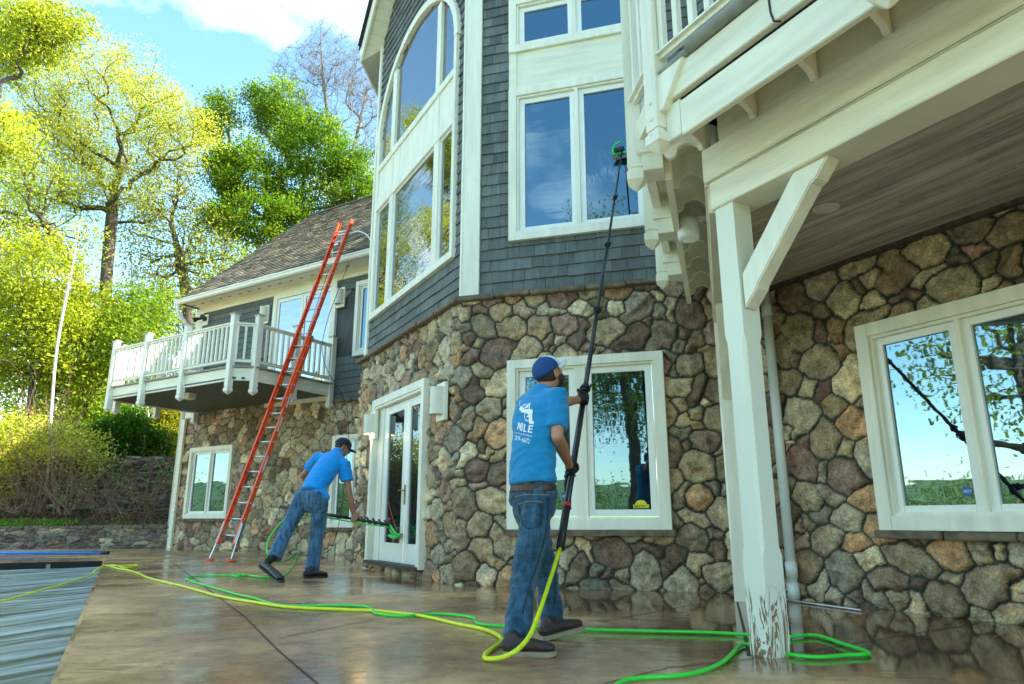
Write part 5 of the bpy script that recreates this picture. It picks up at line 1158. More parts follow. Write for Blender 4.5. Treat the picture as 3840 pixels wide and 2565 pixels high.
def fuse(mb, name, mt, parent, voxel=.008, smooth=3, wr=0, wsc=9, cut=None, keep=None):
    me = mb.mesh('tmp'); o = bpy.data.objects.new('tmp', me); COL.objects.link(o)
    m = o.modifiers.new('r', 'REMESH'); m.mode = 'VOXEL'; m.voxel_size = voxel; m.adaptivity = 0
    s = o.modifiers.new('s', 'SMOOTH'); s.factor = .6; s.iterations = smooth
    dg = bpy.context.evaluated_depsgraph_get(); me2 = bpy.data.meshes.new_from_object(o.evaluated_get(dg)); bpy.data.objects.remove(o); bpy.data.meshes.remove(me)
    n = len(me2.vertices); co = np.empty(n*3, 'f'); me2.vertices.foreach_get('co', co); co = co.reshape(-1, 3)
    if wr:
        nr = np.empty(n*3, 'f'); me2.vertices.foreach_get('normal', nr); nr = nr.reshape(-1, 3)
        q = co*np.array([1, 1, 1.9]); q = q+(fbm(co+5, 4, 2)[:, None]-.5)*.5
        rdg = 1-np.abs(fbm(q, wsc, 3)-.5)*4; rdg = np.clip(rdg, -1, 1)
        co = co+nr*(rdg*wr)[:, None]; me2.vertices.foreach_set('co', co.ravel())
    me2.polygons.foreach_set('use_smooth', [True]*len(me2.polygons)); me2.name = name
    if keep is not None:
        bm = bmesh.new(); bm.from_mesh(me2); bmesh.ops.delete(bm, geom=[v for v in bm.verts if not keep(np.array(v.co))], context='VERTS'); bm.to_mesh(me2); bm.free()
    return link(name, me2, mt, parent)
def basis(fw, up):
    fw = np.array(fw, float); fw /= np.linalg.norm(fw); rt = np.cross(fw, up); rt /= np.linalg.norm(rt); u = np.cross(rt, fw); return np.stack([rt, fw, u], 1)
def head_parts(mb, c, B, s=1.0, neck=None):
    def T(x, y, z): return c+B@(np.array([x, y, z])*s)
    ball(mb, T(0, -.012, .03), (.077*s, .096*s, .098*s), B); ball(mb, T(0, .022, -.045), (.058*s, .066*s, .068*s), B)
    ball(mb, T(0, .052, -.078), (.034*s, .03*s, .026*s), B); ell_tube(mb, [T(0, .078, .02), T(0, .098, -.012), T(0, .104, -.026)], [.009*s, .013*s, .015*s], B[:, 0], 8)
    ball(mb, T(0, .082, -.052), (.024*s, .012*s, .011*s), B); ball(mb, T(0, .078, .038), (.055*s, .018*s, .012*s), B)
    for e in (-1, 1):
        ball(mb, T(e*.076, -.012, -.008), (.010*s, .019*s, .031*s), B); ball(mb, T(e*.045, .058, -.018), (.022*s, .02*s, .018*s), B)
    return T
def eyes(T, s, parent):
    for e in (-1, 1):
        mb = MB(); ball(mb, T(e*.031, .076, .012), .011*s); mb.build('eye', M['eye'], parent, smooth=True)
def cap_mesh(c, B, s, crown_mt, bill_mt, parent, tip=-6, front=None):
    def T(x, y, z): return c+B@(np.array([x, y, z])*s)
    mb = MB(); k = 28; rows = 9; vs = []
    for i in range(rows):
        th = R(90)*i/(rows-1)*.985
        for j in range(k):
            a = 2*math.pi*j/k; vs.append(T(.086*math.cos(th)*math.cos(a), -.010+.106*math.cos(th)*math.sin(a), .035+.088*math.sin(th)**.9-.02*(1-math.sin(th))*(.3-.5*math.sin(a))))
    fs = [(i*k+j, i*k+(j+1) % k, (i+1)*k+(j+1) % k, (i+1)*k+j) for i in range(rows-1) for j in range(k)]+[tuple((rows-1)*k+j for j in range(k))]
    # back opening above the strap
    mb.add(vs, fs); cap = thing_part = None
    cr = mb.build('cap', crown_mt, parent, smooth=True)
    so2 = cr.modifiers.new('t', 'SOLIDIFY'); so2.thickness = .003
    if front is not None:
        f2 = [(i*k+j, i*k+(j+1) % k, (i+1)*k+(j+1) % k, (i+1)*k+j) for i in range(rows-1) for j in range(k) if R(32) < 2*math.pi*(j+.5)/k < R(148)]
        f3 = MB(); ctr = T(0, -.01, .035); f3.add([ctr+(np.array(v)-ctr)*1.02 for v in vs], f2); f3.build('cap_front', front, cr, smooth=True)
    b = MB(); vs = []; n = 16
    for i in range(n+1):
        a = R(28+124*i/n); x0, y0 = .087*math.cos(a), -.010+.105*math.sin(a)
        for q, (ex, dz) in enumerate(((0, 0), (.5, .002), (1, -.006))):
            yy = y0+ex*.090*math.sin((a-R(28))/R(124)*math.pi)**.6; vs.append(T(x0*(1-.08*ex), yy, .024+dz-.03*(abs(x0)/.087)**2*ex+ .0))
    fs = [(i*3+q, i*3+q+1, (i+1)*3+q+1, (i+1)*3+q) for i in range(n) for q in range(2)]
    b.add(vs, fs); bo = b.build('bill', bill_mt, cr, smooth=True); m_ = bo.modifiers.new('t', 'SOLIDIFY'); m_.thickness = .005
    MB().lathe(T(0, -.01, .122), [(.008, 0), (.007, .004), (.002, .006)], 10, axis=B[:, 2]).build('button', crown_mt, cr, smooth=True)
    return cr
def grip_hand(mb, wrist, gp, ax, s=1.0, rp=.018, thumb_up=True, fr=.0095, palm_side=None):
    """hand closed round a pole: gp point on the pole axis, ax pole direction"""
    ax = np.array(ax, float); ax /= np.linalg.norm(ax); out = np.array(wrist)-gp; out = out-ax*(out@ax); out /= np.linalg.norm(out); tn = np.cross(ax, out)
    if palm_side is not None and tn@palm_side < 0: tn = -tn
    # palm sits on the 'out' side of the pole
    pc = gp+out*(rp+.018*s)
    ell_tube(mb, [wrist, pc+out*.03*s, pc+tn*.006], [(.030*s, .022*s), (.042*s, .020*s), (.043*s, .018*s)], ax)
    for i, (o, l, r) in enumerate(((-.034, 1.0, 1.0), (-.012, 1.15, 1.03), (.011, 1.1, 1.0), (.033, .9, .88))):
        rr = rp+fr*s*r+.001; base = gp+ax*o*s; pts = []
        for q in range(8):
            a = R(-20+(205*l)*q/7); pts.append(base+ax*(.004*math.sin(q))*s+out*math.cos(a)*rr*(1.25 if q == 0 else 1.06)+tn*math.sin(a)*rr*(1.2 if q in (2, 4) else 1.08))
        ell_tube(mb, pts, list(np.linspace(fr*1.1*s*r, fr*.82*s*r, 8)), ax, 10)
    e = -1 if thumb_up else 1; pts = []
    for q in range(5):
        a = R(-25-115*q/4); rr = rp+fr*1.15*s+.001; pts.append(gp+ax*s*(-e)*(-.052+.006*q)*-1+out*math.cos(a)*rr*1.1+tn*math.sin(a)*rr*1.1)
    pts.insert(0, pc+out*.028*s+ax*.02*s*e*1)
    ell_tube(mb, pts, [fr*1.5*s, fr*1.4*s, fr*1.25*s, fr*1.15*s, fr*1.1*s, fr*.95*s], ax, 10)
def shoe(parent, heel, toe, upz, h, mt, sole_mt, wd=.052, ankle=None, sole_h=.028, lift=0):
    heel = np.array(heel, float); toe = np.array(toe, float); f = toe-heel; L = np.linalg.norm(f); f /= L; rt = np.cross(f, upz); rt /= np.linalg.norm(rt); u = np.cross(rt, f)
    prof = [(-.02, .72), (.06, .95), (.25, .92), (.42, .84), (.62, 1.0), (.80, 1.04), (.93, .82), (1.0, .38)]
    sb = MB(); top = []; bot = []
    for e in (1, -1):
        rng_ = prof if e == 1 else prof[::-1]
        for t, wv in rng_: q = heel+f*t*L+rt*e*wd*wv; top.append(q+u*(sole_h+.004*(t > .8))); bot.append(q+rt*e*-.003+u*(.0+(.010 if t > .95 else 0)))
    k = len(top); sb.add(bot+top, [tuple(range(k-1, -1, -1)), tuple(range(k, 2*k))]+[(i, (i+1) % k, k+(i+1) % k, k+i) for i in range(k)])
    sh = MB(); P = lambda t, z: heel+f*t*L+u*z
    ell_tube(sh, [P(.05, sole_h+.030), P(.30, sole_h+.034), P(.55, sole_h+.032), P(.75, sole_h+.026), P(.90, sole_h+.020)], [(wd*.78, .034), (wd*.82, .038), (wd*.84, .034), (wd*.94, .030), (wd*.80, .024)], rt)
    ell_tube(sh, [P(.10, sole_h+.02), P(.16, h*.6), P(.18, h)] if ankle is None else [P(.14, sole_h+.02), P(.17, sole_h+.06), np.array(ankle)], [(wd*.8, .055), (wd*.76, .052), (wd*.82, .056)], rt, round_ends=(True, False))
    ell_tube(sh, [P(.34, .085), P(.58, sole_h+.055)], [(.03, .02), (.028, .012)], rt)
    so_ = fuse(sh, 'boot', mt, parent, .007, 3); sb.build('sole', sole_mt, so_, bevel=.004)
    mb = MB()
    for j in range(4): q = P(.30+.075*j, sole_h+.078-.011*j); mb.tube([q-rt*.026, q+u*.008, q+rt*.026], .0035, 5)
    mb.build('laces', M['cord'], so_)
    return so_

# ---- man with the long pole
fw1 = dirv(50); rt1 = dirv(140); up = np.array([0, 0, 1.])
brush = FF.P(*(lambda uz: (uz[0], .14, uz[1]))(FF.px(1426*D, 348*D, .14)))
pax = brush-pbot; pL = np.linalg.norm(pax); pax /= pL
def on_pole(yD):
    best = min((abs((lambda p: (1282.5-FPX*((p-CAM0)@np.array([0, -math.sin(PITCH), math.cos(PITCH)]))/((p-CAM0)@np.array([0, math.cos(PITCH), math.sin(PITCH)]))))(pbot+pax*t)/D-yD), t) for t in np.linspace(0, pL*.5, 500)); return pbot+pax*best[1]
gR = on_pole(1082); gL = on_pole(914)
man = thing('person', 'man in blue t-shirt, jeans and blue-and-white cap raising a long pole to the upper window', 'person', onz(2010, 2440))
sC = atYD(1240, 921, 4.76); shR = sC+rt1*.165; shL = sC-rt1*.165+fw1*.02
hip = atYD(1222, 1135, 4.72); wr_R = atYD(1306, 1056, 4.80); elR = atYD(1277, 1000, 4.55); elL = atYD(1275, 925, 5.10); wr_L = atYD(1311, 914, 5.05)
wr_R = gR+(elR-gR)/np.linalg.norm(elR-gR)*.095; wr_L = gL+(elL-gL)/np.linalg.norm(elL-gL)*.095
nb_ = atYD(1249, 893, 4.78); hc1 = atYD(1259, 857, 4.80); Bh = basis(dirv(52)*math.cos(R(34))+up*math.sin(R(34)), up)
kR = atYD(1201, 1318, 4.62); aR = atYD(1185, 1462, 4.44); kL = atYD(1252, 1310, 4.98); aL = atYD(1268, 1432, 5.10)
hR = hip+rt1*.085; hL = hip-rt1*.085
mb = MB(); head_parts(mb, hc1, Bh); ell_tube(mb, [nb_-up*.05, nb_+up*.01, hc1-up*.05], [.068, .060, .058], rt1)
ell_tube(mb, [hip, (hip+sC)/2, sC], [(.14, .1), (.14, .1), (.15, .09)], rt1)
ell_tube(mb, [shR, (shR+elR)/2, elR], [.055, .050, .041], fw1); ell_tube(mb, [elR, elR*.65+wr_R*.35, wr_R], [.041, .046, .027], rt1)
ell_tube(mb, [shL, (shL+elL)/2, elL], [.055, .050, .041], up); ell_tube(mb, [elL, elL*.6+wr_L*.4, wr_L], [.041, .043, .028], up)
ell_tube(mb, [hR, kR, aR], [.07, .05, .04], rt1); ell_tube(mb, [hL, kL, aL], [.07, .05, .04], rt1)
body1 = fuse(mb, 'body', M['skin'], man, .008, 3)
mb = MB(); grip_hand(mb, wr_R+(gR-wr_R)*.15, gR, pax, 1.12, rp=.02, fr=.0105, palm_side=-fw1); ell_tube(mb, [wr_R-(gR-wr_R)*.25, wr_R+(gR-wr_R)*.3], [.036, .036], rt1); fuse(mb, 'glove', M['glove'], man, .0065, 2)
mb = MB(); grip_hand(mb, wr_L+(gL-wr_L)*.1, gL, pax, 1.12, rp=.02, fr=.0105, palm_side=-dirv(0)); ell_tube(mb, [wr_L-(gL-wr_L)*.3, wr_L+(gL-wr_L)*.3], [.036, .036], up); fuse(mb, 'glove', M['glove'], man, .0065, 2)
# shirt
hem = atYD(1221, 1108, 4.71)
mb = MB()
ell_tube(mb, [hem, atYD(1220, 1080, 4.715), atYD(1222, 1030, 4.72), atYD(1228, 985, 4.73), atYD(1233, 945, 4.745), sC-up*.01, sC+up*.035], [(.185, .128), (.176, .122), (.172, .122), (.190, .130), (.200, .130), (.185, .115), (.10, .085)], rt1, 24, (False, True))
slR = atYD(1274, 981, 4.585); slL = shL*.42+elL*.58
ell_tube(mb, [sC+rt1*.06, shR+up*.005, (shR+slR)/2+rt1*.004, slR], [(.08, .08), (.076, .076), (.075, .072), (.072, .068)], fw1, 18, (True, False))
ell_tube(mb, [sC-rt1*.06, shL, (shL+slL)/2, slL], [(.08, .08), (.074, .074), (.07, .072), (.068, .07)], up, 18, (True, False))
ell_tube(mb, [sC+up*.0, nb_-up*.0], [.10, .078], rt1, 18, (True, False))
shirt1 = fuse(mb, 't_shirt', M['tee'], man, .008, 3, wr=.011, wsc=5)
# jeans
def jeans(parent, hipc, hR, hL, kR, aR, kL, aL, side, mt, waist, wr=.006, ss_=1.0, cuff=.075):
    mb = MB(); ell_tube(mb, [waist, hipc, hipc-up*.06*ss_], [(.158*ss_, .112*ss_), (.168*ss_, .122*ss_), (.15*ss_, .11*ss_)], side, 20, (False, True))
    for h_, k_, a_ in ((hR, kR, aR), (hL, kL, aL)):
        ell_tube(mb, [h_, h_*.6+k_*.4, k_+(h_-k_)*.06, k_*.6+a_*.4, a_*.92+k_*.08, a_], [(.100*ss_, .104*ss_), (.088*ss_, .092*ss_), (.073*ss_, .078*ss_), (.068*ss_, .074*ss_), (cuff*.95, cuff), (cuff, cuff*1.04)], side, 18, (True, False))
    return fuse(mb, 'jeans', mt, parent, .009, 3, wr=wr, wsc=6)
jeans1 = jeans(man, hip, hR, hL, kR, aR+np.array([0, 0, .0]), kL, aL, rt1, M['denim1'], atYD(1222, 1106, 4.715), wr=.014)
mb = MB(); ell_tube(mb, [atYD(1222, 1128, 4.715), atYD(1222, 1112, 4.715)], [(.180, .132), (.178, .130)], rt1, 28, (False, False)); fuse(mb, 'belt', M['belt'], man, .006, 1)
shoe(man, onz(1888, 2459), onz(2088, 2463, 0.0), up, .12, M['boot'], M['boot_sole'], ankle=aR+up*.02)
h2 = onz(2032, 2402, .0); tt2 = atY(2188, 2352, h2[1]+.16); tt2[2] = .045
shoe(man, h2, tt2, up, .12, M['boot'], M['boot_sole'], ankle=aL+up*.01)
cap_mesh(hc1, Bh, 1.08, M['cap1'], M['cap1w'], man, front=M['cap1w'])
mb = MB(); ball(mb, hc1+Bh@np.array([0, -.022, .005]), (.081, .088, .075), Bh); fuse(mb, 'hair', M['hair'], man, .008, 1, keep=lambda v: (lambda q: q[1] < -.012 and q[2] < .06 and q[2] > -.062)(Bh.T@(v-hc1+Bh[:, 0]*0)))
mb = MB(); ball(mb, hc1+Bh@np.array([0, .030, -.058]), (.064, .068, .062), Bh); fuse(mb, 'beard', M['hair'], man, .008, 1, keep=lambda v: (lambda q: q[1] > -.002 and q[2] < -.028)(Bh.T@(v-hc1)))
eyes(lambda x, y, z: hc1+Bh@np.array([x, y, z]), 1, man)
# back pockets seams
# print on the back of the shirt, laid onto the cloth
def cast(parent_obj, pts):
    me = parent_obj.data; off = ORG[parent_obj.name]; bm = bmesh.new(); bm.from_mesh(me); tr = BVHTree.FromBMesh(bm); bm.free(); out = []
    for (x, y) in pts:
        r = ray(x, y); r /= np.linalg.norm(r); h = tr.ray_cast(Vector(CAM0-off), Vector(r))
        out.append(None if h[0] is None else np.array(h[0])+off-r*.004)
    return out
def stick_polys(polys, name, sub=8):
    """polys: list of quads/strips in photo pixels, meshed finely and dropped on the shirt"""
    V = []; Fs = []
    me = bpy.data.meshes.new('p'); bm = bmesh.new()
    for poly in polys:
        vs = [bm.verts.new((x, -y, 0)) for x, y in poly]
        try: bm.faces.new(vs)
        except ValueError: pass
    bmesh.ops.triangulate(bm, faces=bm.faces); 
    for _ in range(3):
        ed = [e for e in bm.edges if e.calc_length() > 4]
        if ed: bmesh.ops.subdivide_edges(bm, edges=ed, cuts=1)
        bmesh.ops.triangulate(bm, faces=bm.faces)
    pts = [(v.co.x, -v.co.y) for v in bm.verts]; hit = cast(shirt1, pts); dead = []
    for v, h in zip(bm.verts, hit):
        if h is None: dead.append(v)
        else: v.co = Vector([float(q) for q in h])
    bmesh.ops.delete(bm, geom=dead, context='VERTS'); bm.to_mesh(me); bm.free(); return link(name, me, M['text'], shirt1)
def S1(x, y): return (1900+x*.14035, 1480+y*.14035)
Z1 = lambda L: [S1(x, y) for x, y in L]
logo = [Z1([(375, 300), (440, 350), (500, 400), (540, 380), (600, 375), (690, 400), (700, 440), (680, 560), (690, 700), (730, 720), (715, 790), (595, 770), (590, 640), (580, 590), (530, 610), (530, 590), (560, 560), (575, 520), (490, 490), (450, 480), (410, 480), (330, 390)]),
        Z1([(480, 490), (500, 500), (480, 560), (500, 660), (590, 690), (595, 720), (500, 690), (460, 580)]), Z1([(410, 330), (425, 290), (470, 255), (545, 240), (530, 265), (475, 280), (440, 310), (430, 345)]),
        Z1([(455, 360), (600, 230), (635, 220), (610, 370), (585, 370), (595, 280), (500, 370)]), Z1([(540, 340), (570, 290), (575, 340), (560, 350)]), Z1([(350, 150), (362, 150), (355, 230), (345, 300), (333, 300), (345, 230)])]
stick_polys(logo, 'back_emblem')
def text_strip(txt, x0, y0, x1, y1, h0, h1, name, lean=.0):
    cu = bpy.data.curves.new('t', 'FONT'); cu.body = txt; cu.size = 1; cu.resolution_u = 3; cu.offset = .004; o = bpy.data.objects.new('t', cu); COL.objects.link(o)
    dg = bpy.context.evaluated_depsgraph_get(); me = bpy.data.meshes.new_from_object(o.evaluated_get(dg)); bpy.data.objects.remove(o)
    co = np.array([v.co[:] for v in me.vertices]); mnx, mxx = co[:, 0].min(), co[:, 0].max(); mny, mxy = co[:, 1].min(), co[:, 1].max()
    polys = []
    for p in me.polygons:
        q = []
        for i in p.vertices:
            t = (co[i, 0]-mnx)/(mxx-mnx); s = (co[i, 1]-mny)/(mxy-mny); t2 = t**.8; hh = h0+(h1-h0)*t2
            q.append((x0+(x1-x0)*t2+lean*s*hh, y0+(y1-y0)*t2-s*hh))
        polys.append([S1(*z) for z in q])
    bpy.data.meshes.remove(me); return stick_polys(polys, name)
stick_polys([Z1(q) for q in ([(275, 925), (303, 932), (345, 742), (320, 732)], [(320, 732), (347, 742), (358, 850), (340, 905)], [(340, 905), (358, 850), (378, 748), (392, 758), (362, 880)], [(378, 748), (402, 754), (374, 966), (346, 960)],
   [(414, 752), (442, 758), (414, 980), (386, 974)], [(470, 782), (502, 788), (476, 965), (530, 975), (525, 1003), (440, 992)],
   [(597, 808), (710, 825), (706, 858), (622, 846), (614, 895), (692, 905), (688, 935), (608, 925), (600, 975), (684, 990), (678, 1025), (562, 1008)])], 'back_lettering')
text_strip('rming Solutions', 215, 1035, 665, 1150, 50, 75, 'back_lettering', .1)
text_strip('29-6672', 200, 1195, 605, 1315, 110, 125, 'back_lettering', .15)
# denim seams and back pocket
def seam(parent, L, mt, r=.0016, name='seam'):
    P = [S0 for S0 in L]; F_ = catmull([np.array([x, y, 0.]) for x, y in P], 10); hit = [h for h in cast(parent, [(p[0], p[1]) for p in F_]) if h is not None]
    if len(hit) > 2:
        hit = [h for h in hit]; o = MB().tube(hit, r, 5).build(name, mt, parent); return o
J1 = lambda L: [(1750+x*.4273, 1850+y*.4273) for x, y in L]
M['thread'] = simple('pale_denim_thread', (.25, .24, .17), .8); M['dthread'] = simple('dark_denim_seam', (.008, .02, .035), .9)
seam(jeans1, J1([(455, 95), (560, 68), (672, 78)]), M['thread'], .0028, 'pocket_hem'); seam(jeans1, J1([(672, 78), (655, 180), (640, 262), (640, 290)]), M['dthread'], .0022, 'pocket_seam')
seam(jeans1, J1([(455, 95), (475, 180), (490, 262), (545, 308), (600, 300), (640, 285)]), M['dthread'], .0022, 'pocket_seam'); seam(jeans1, J1([(425, 30), (520, 12), (720, 15)]), M['thread'], .0025, 'yoke_seam')
seam(jeans1, J1([(722, 20), (718, 130), (700, 300), (660, 480), (610, 650), (555, 800), (515, 950), (490, 1060)]), M['dthread'], .003, 'side_seam')
# pole of the standing man
pole = thing('water_fed_pole', 'long black telescopic pole with green brush reaching the upper window', 'pole', pbot)
segs = [(0, .26, .024), (.26, .44, .0205), (.44, .63, .017), (.63, .80, .014), (.80, 1.0, .011)]
for a, b, r in segs: MB().tube([pbot+pax*pL*a, pbot+pax*pL*(b if b == 1 else b+.01)], r, 14).build('pole_section', M['carbon'], pole, smooth=True)
MB().tube([pbot-pax*.0, pbot+pax*.33], .028, 14).build('grip', M['black'], pole, smooth=True)
MB().tube([pbot+pax*.33, pbot+pax*.36], .0285, 14).build('red_band', M['red'], pole, smooth=True)
q_ = on_pole(965); MB().tube([q_, q_+pax*.13], .0218, 14).build('teal_band', M['teal'], pole, smooth=True)
for a, b, r in segs[:-1]:
    q = pbot+pax*pL*b; mb = MB(); mb.tube([q-pax*.04, q+pax*.03], r*1.35, 14); mb.tube([q-pax*.012, q+pax*.004], r*1.9, 14); mb.bar(q+np.array([r*1.4, 0, .0]), q+np.array([r*2.2, 0, .035]), .014, .02); mb.build('clamp', M['black'], pole)
bd = FF.d
mb = MB(); mb.bar(brush-bd*.13+[0, 0, .0]+FF.n*-.04, brush+bd*.11+FF.n*-.04, .05, .018); mb.build('brush_bar', M['green_plastic'], pole, bevel=.005)
mb = MB(); mb.tube(catmull([brush-bd*.11+FF.n*-.03, brush-bd*.11+[0, 0, .09], brush-bd*.04+[0, 0, .14], brush+[0, 0, .15]]), .012, 8); mb.build('brush_arch', M['green_plastic'], pole, smooth=True)
mb = MB(); mb.bar(brush-bd*.10+[0, 0, .03], brush+bd*.03+[0, 0, .05], .05, .06); mb.build('brush_body', M['black'], pole, bevel=.01)
mb = MB(); g = random.Random(2)
for i in range(90): u = g.uniform(-.14, .12); q = brush+bd*u+FF.n*(-.04+g.uniform(-.02, .02)); mb.tube([q, q+np.array([g.uniform(-.012, .012), 0, -.055])+FF.n*-.02], .004, 3)
mb.build('bristles', M['bristle'], pole)

# ---- stooping man
fw2 = dirv(40); rt2 = dirv(130); K = 1.18
P2 = lambda x, y, Y: atY(950+x*.41465, 1600+y*.41465, Y)
man2 = thing('person', 'stooping man in bright blue polo, jeans and dark cap brushing the glazed door', 'person', onz(1150, 2165))
Yb = 10.25
hip2 = P2(540, 640, Yb); hip2R = P2(600, 650, Yb-.05); hip2L = P2(455, 640, Yb+.08)
sc2 = P2(730, 290, Yb+.35); sR = P2(822, 350, Yb+.22); sL = P2(590, 285, Yb+.5)
eR = P2(868, 610, Yb+.25); wR = P2(905, 790, Yb+.45); eL = P2(425, 470, Yb+.75); wL = P2(470, 640, Yb+.95)
nb2 = P2(775, 225, Yb+.45); hc2 = P2(810, 190, Yb+.52); Bh2 = basis(dirv(62)*math.cos(R(-22))+up*math.sin(R(-22)), up)
k2L = P2(318, 900, Yb-.05); a2L = P2(190, 1185, Yb-.35); k2R = P2(585, 930, Yb+.05); a2R = P2(530, 1290, Yb-.05)
# his pole: from (240,725) to the brush at (1240,895)
pa = P2(240, 722, Yb+.35); pe = FD.P(*(lambda uz: (uz[0], .16, uz[1]))(FD.px(950+1235*.41465, 1600+890*.41465, .16)))
pgx = P2(915, 838, 1); 
ax2 = (pe-pa)/np.linalg.norm(pe-pa)
tt_ = np.linspace(0, np.linalg.norm(pe-pa), 400)
def prx(p): v = p-CAM0; return 1920+FPX*v[0]/(v@np.array([0, math.cos(PITCH), math.sin(PITCH)]))
gR2 = min((abs(prx(pa+ax2*t)-(950+918*.41465)), t) for t in tt_)[1]; gR2 = pa+ax2*gR2; wR = gR2+np.array([-.03, -.01, .10]); eR = P2(868, 610, (gR2[1]+sR[1])/2-.05)
gL2 = pa+ax2*.62; wL = gL2+np.array([.0, .05, .12])
mb = MB(); head_parts(mb, hc2, Bh2, K); ell_tube(mb, [nb2-fw2*.06-up*.03, nb2, hc2-up*.02*K], [.075, .068, .066], rt2)
ell_tube(mb, [hip2, (hip2+sc2)/2, sc2], [(.15, .1), (.15, .11), (.16, .1)], rt2)
ell_tube(mb, [sR, (sR+eR)/2, eR], [.06, .056, .046], fw2); ell_tube(mb, [eR, eR*.6+wR*.4, wR], [.046, .05, .032], fw2)
ell_tube(mb, [sL, (sL+eL)/2, eL], [.06, .056, .046], fw2); ell_tube(mb, [eL, eL*.6+wL*.4, wL], [.046, .048, .032], fw2)
grip_hand(mb, wR, gR2, ax2, 1.15, rp=.018, fr=.0105); grip_hand(mb, wL, gL2, ax2, 1.15, rp=.018, fr=.0105)
ell_tube(mb, [hip2R, k2R, a2R], [.07, .05, .04], rt2); ell_tube(mb, [hip2L, k2L, a2L], [.07, .05, .04], rt2)
fuse(mb, 'body', M['skin2'], man2, .008, 2)
mb = MB(); hem2 = P2(535, 590, Yb-.0)
ell_tube(mb, [hem2, P2(570, 520, Yb+.06), P2(620, 440, Yb+.14), P2(670, 365, Yb+.24), P2(712, 300, Yb+.34), P2(745, 250, Yb+.42)], [(.205, .145), (.205, .150), (.215, .155), (.228, .155), (.205, .13), (.10, .08)], rt2, 24, (False, True))
ell_tube(mb, [sc2+rt2*.05, sR, sR*.45+eR*.55], [(.09, .09), (.095, .092), (.09, .086)], fw2, 18, (True, False))
ell_tube(mb, [sc2-rt2*.05, sL, sL*.5+eL*.5], [(.09, .09), (.092, .09), (.09, .086)], fw2, 18, (True, False))
ell_tube(mb, [P2(735, 270, Yb+.4), P2(775, 218, Yb+.46)], [.10, .078], rt2, 18, (True, False))
ell_tube(mb, [P2(600, 590, Yb-.06), P2(665, 640, Yb-.08)], [(.09, .08), (.05, .04)], rt2, 14, (True, True))
fuse(mb, 'polo_shirt', M['polo'], man2, .009, 4, wr=.010, wsc=4)
jeans(man2, hip2, hip2R, hip2L, k2R, a2R, k2L, a2L, rt2, M['denim2'], P2(545, 590, Yb), wr=.014, ss_=1.22, cuff=.088)
shoe(man2, onz(950+455*.41465, 1600+1372*.41465), onz(950+672*.41465, 1600+1362*.41465), up, .13, M['boot2'], M['black'], wd=.062, ankle=a2R)
toe_ = onz(950+262*.41465, 1600+1420*.41465, .0); heel_ = P2(75, 1270, a2L[1]-.0)
shoe(man2, heel_, toe_, np.cross(np.cross(toe_-heel_, up), toe_-heel_)*-1 if False else up, .13, M['boot2'], M['black'], wd=.062, ankle=a2L)
cap_mesh(hc2, Bh2, 1.24, M['cap2'], M['cap2'], man2)
mb = MB(); ball(mb, hc2+Bh2@np.array([0, -.024, .005]), (.094, .103, .088), Bh2); fuse(mb, 'hair', M['hair'], man2, .008, 1, keep=lambda v: (lambda q: q[1] < -.014 and q[2] < .06 and q[2] > -.06)(Bh2.T@(v-hc2)))
eyes(lambda x, y, z: hc2+Bh2@np.array([x, y, z])*K, K, man2)
pole2 = thing('water_fed_pole', 'short black pole with clamps and angled green brush held at the door', 'pole', pa)
mid = pa+(pe-pa)*.62
MB().tube([pa, mid], .024, 12).build('pole_section', M['carbon'], pole2, smooth=True); MB().tube([mid, pe], .018, 12).build('pole_section', M['carbon'], pole2, smooth=True)
for k in range(5): q = mid+(pe-mid)*(.35+.14*k); mb = MB(); mb.tube([q, q+ax2*.05], .028, 10); mb.bar(q+[0, 0, .02], q+[.0, 0, .055]+ax2*-.03, .02, .025); mb.build('clamp', M['black'], pole2)
MB().tube(catmull([pa+(pe-pa)*.3-up*.035, mid-up*.045, pe-up*.03]), .011, 8).build('water_tube', M['green'], pole2, smooth=True)
n1_ = FD.P(*(lambda uz: (uz[0], .14, uz[1]))(FD.px(950+1290*.41465, 1600+975*.41465, .14)))
mb = MB(); mb.tube([pe, n1_], .016, 8); mb.tube([pe-up*.06, n1_-FD.n*.0-ax2*.05], .010, 8); mb.build('gooseneck', M['green_plastic'], pole2, smooth=True)
b0 = FD.P(*(lambda uz: (uz[0], .10, uz[1]))(FD.px(950+1232*.41465, 1600+985*.41465, .10))); b1_ = FD.P(*(lambda uz: (uz[0], .10, uz[1]))(FD.px(950+1322*.41465, 1600+978*.41465, .10)))
mb = MB(); mb.tube(catmull([b0, (b0+b1_)/2-up*.03, b1_]), .026, 8); mb.build('brush_bar', M['green_plastic'], pole2, smooth=True)
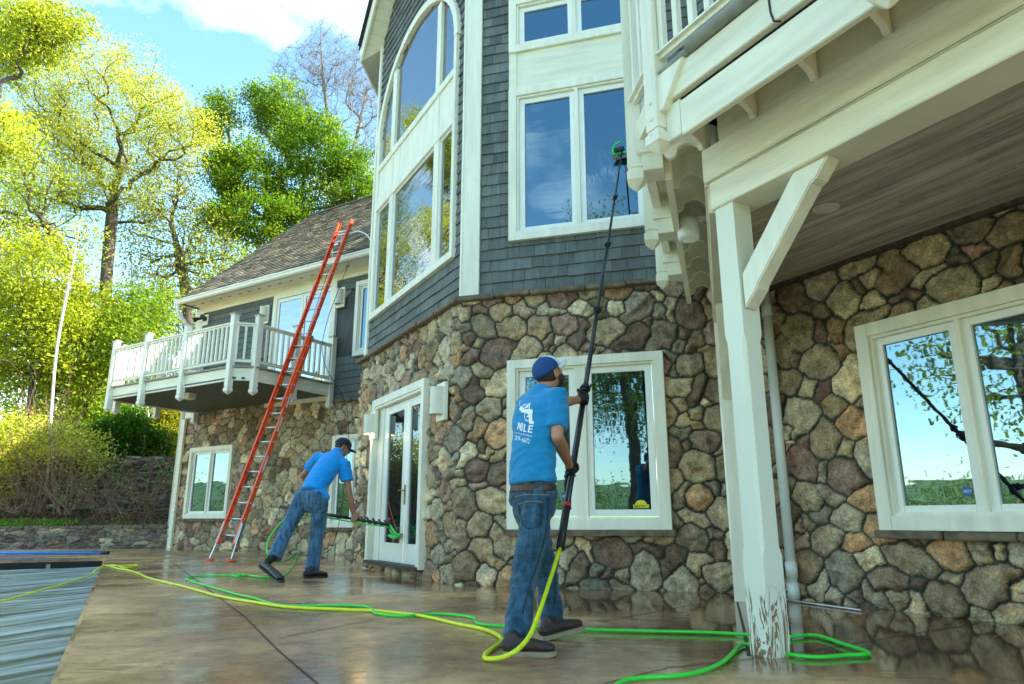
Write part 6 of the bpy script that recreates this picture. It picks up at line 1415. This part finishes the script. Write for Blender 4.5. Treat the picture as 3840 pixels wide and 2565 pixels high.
mb = MB(); mb.bar(b0-up*.0-FD.n*.03, b1_-FD.n*.03, .04, .04); mb.build('bristles', M['bristle'], pole2)
lp_ = [pa+(pe-pa)*.3-up*.04, pa+ax2*.35-up*.12]+[P2(x, y, yy) for x, y, yy in ((320, 815, 10.3), (220, 900, 10.2), (150, 1000, 10.1), (122, 1080, 10.0))]
tag(MB().tube(catmull(lp_+[onz(*C3(1478, 862), .3), onz(*C3(1478, 870), .02)]), .0115, 8).build('hose', M['green'], smooth=True), 'green hose looping down behind the legs of the stooping man', 'hose')
# window stickers
k = thing('alarm_sticker', 'small yellow alarm sticker at the lower right of the ground-floor window', 'sticker', FF.P(2.18, .02, .89))
MB().box(FF, 2.14, 2.32, .016, .019, .89, .93).build('sticker_band', M['sticker'], k); MB().prism(FF, [(2.16, .93), (2.30, .93), (2.28, .965), (2.25, .98), (2.21, .98), (2.18, .965)], .016, .019).build('sticker_top', M['sticker'], k)
def txt_on(F, s, u, n, z, size, mt, parent, ux=1):
    cu = bpy.data.curves.new('t', 'FONT'); cu.body = s; cu.size = size; cu.extrude = .0008; o = bpy.data.objects.new('t', cu); COL.objects.link(o)
    dg = bpy.context.evaluated_depsgraph_get(); me = bpy.data.meshes.new_from_object(o.evaluated_get(dg)); bpy.data.objects.remove(o)
    d_ = F.d*ux; m = Matrix(((d_[0], 0, F.n[0], 0), (d_[1], 0, F.n[1], 0), (d_[2], 1, F.n[2], 0), (0, 0, 0, 1))); me.transform(m); me.transform(Matrix.Translation(Vector([float(q) for q in F.P(u, n, z)]))); return link('lettering', me, mt, parent)
txt_on(FF, 'SENTRY', 2.145, .021, .896, .042, M['cord'], k)
for F, u, z, l in ((FF, 1.34, 1.03, 'round blue sticker low in the ground-floor window behind the standing man'), (FR, 2.20, .98, 'round blue sticker low in the porch window')):
    k = thing('alarm_sticker', l, 'sticker', F.P(u, .02, z)); MB().lathe(F.P(u, .016, z), [(.042, 0), (.042, .002)], 20, axis=F.n).build('disc', M['sticker_blue'], k); txt_on(F, 'ADT', u-.03, .020, z-.011, .034, M['text'], k)
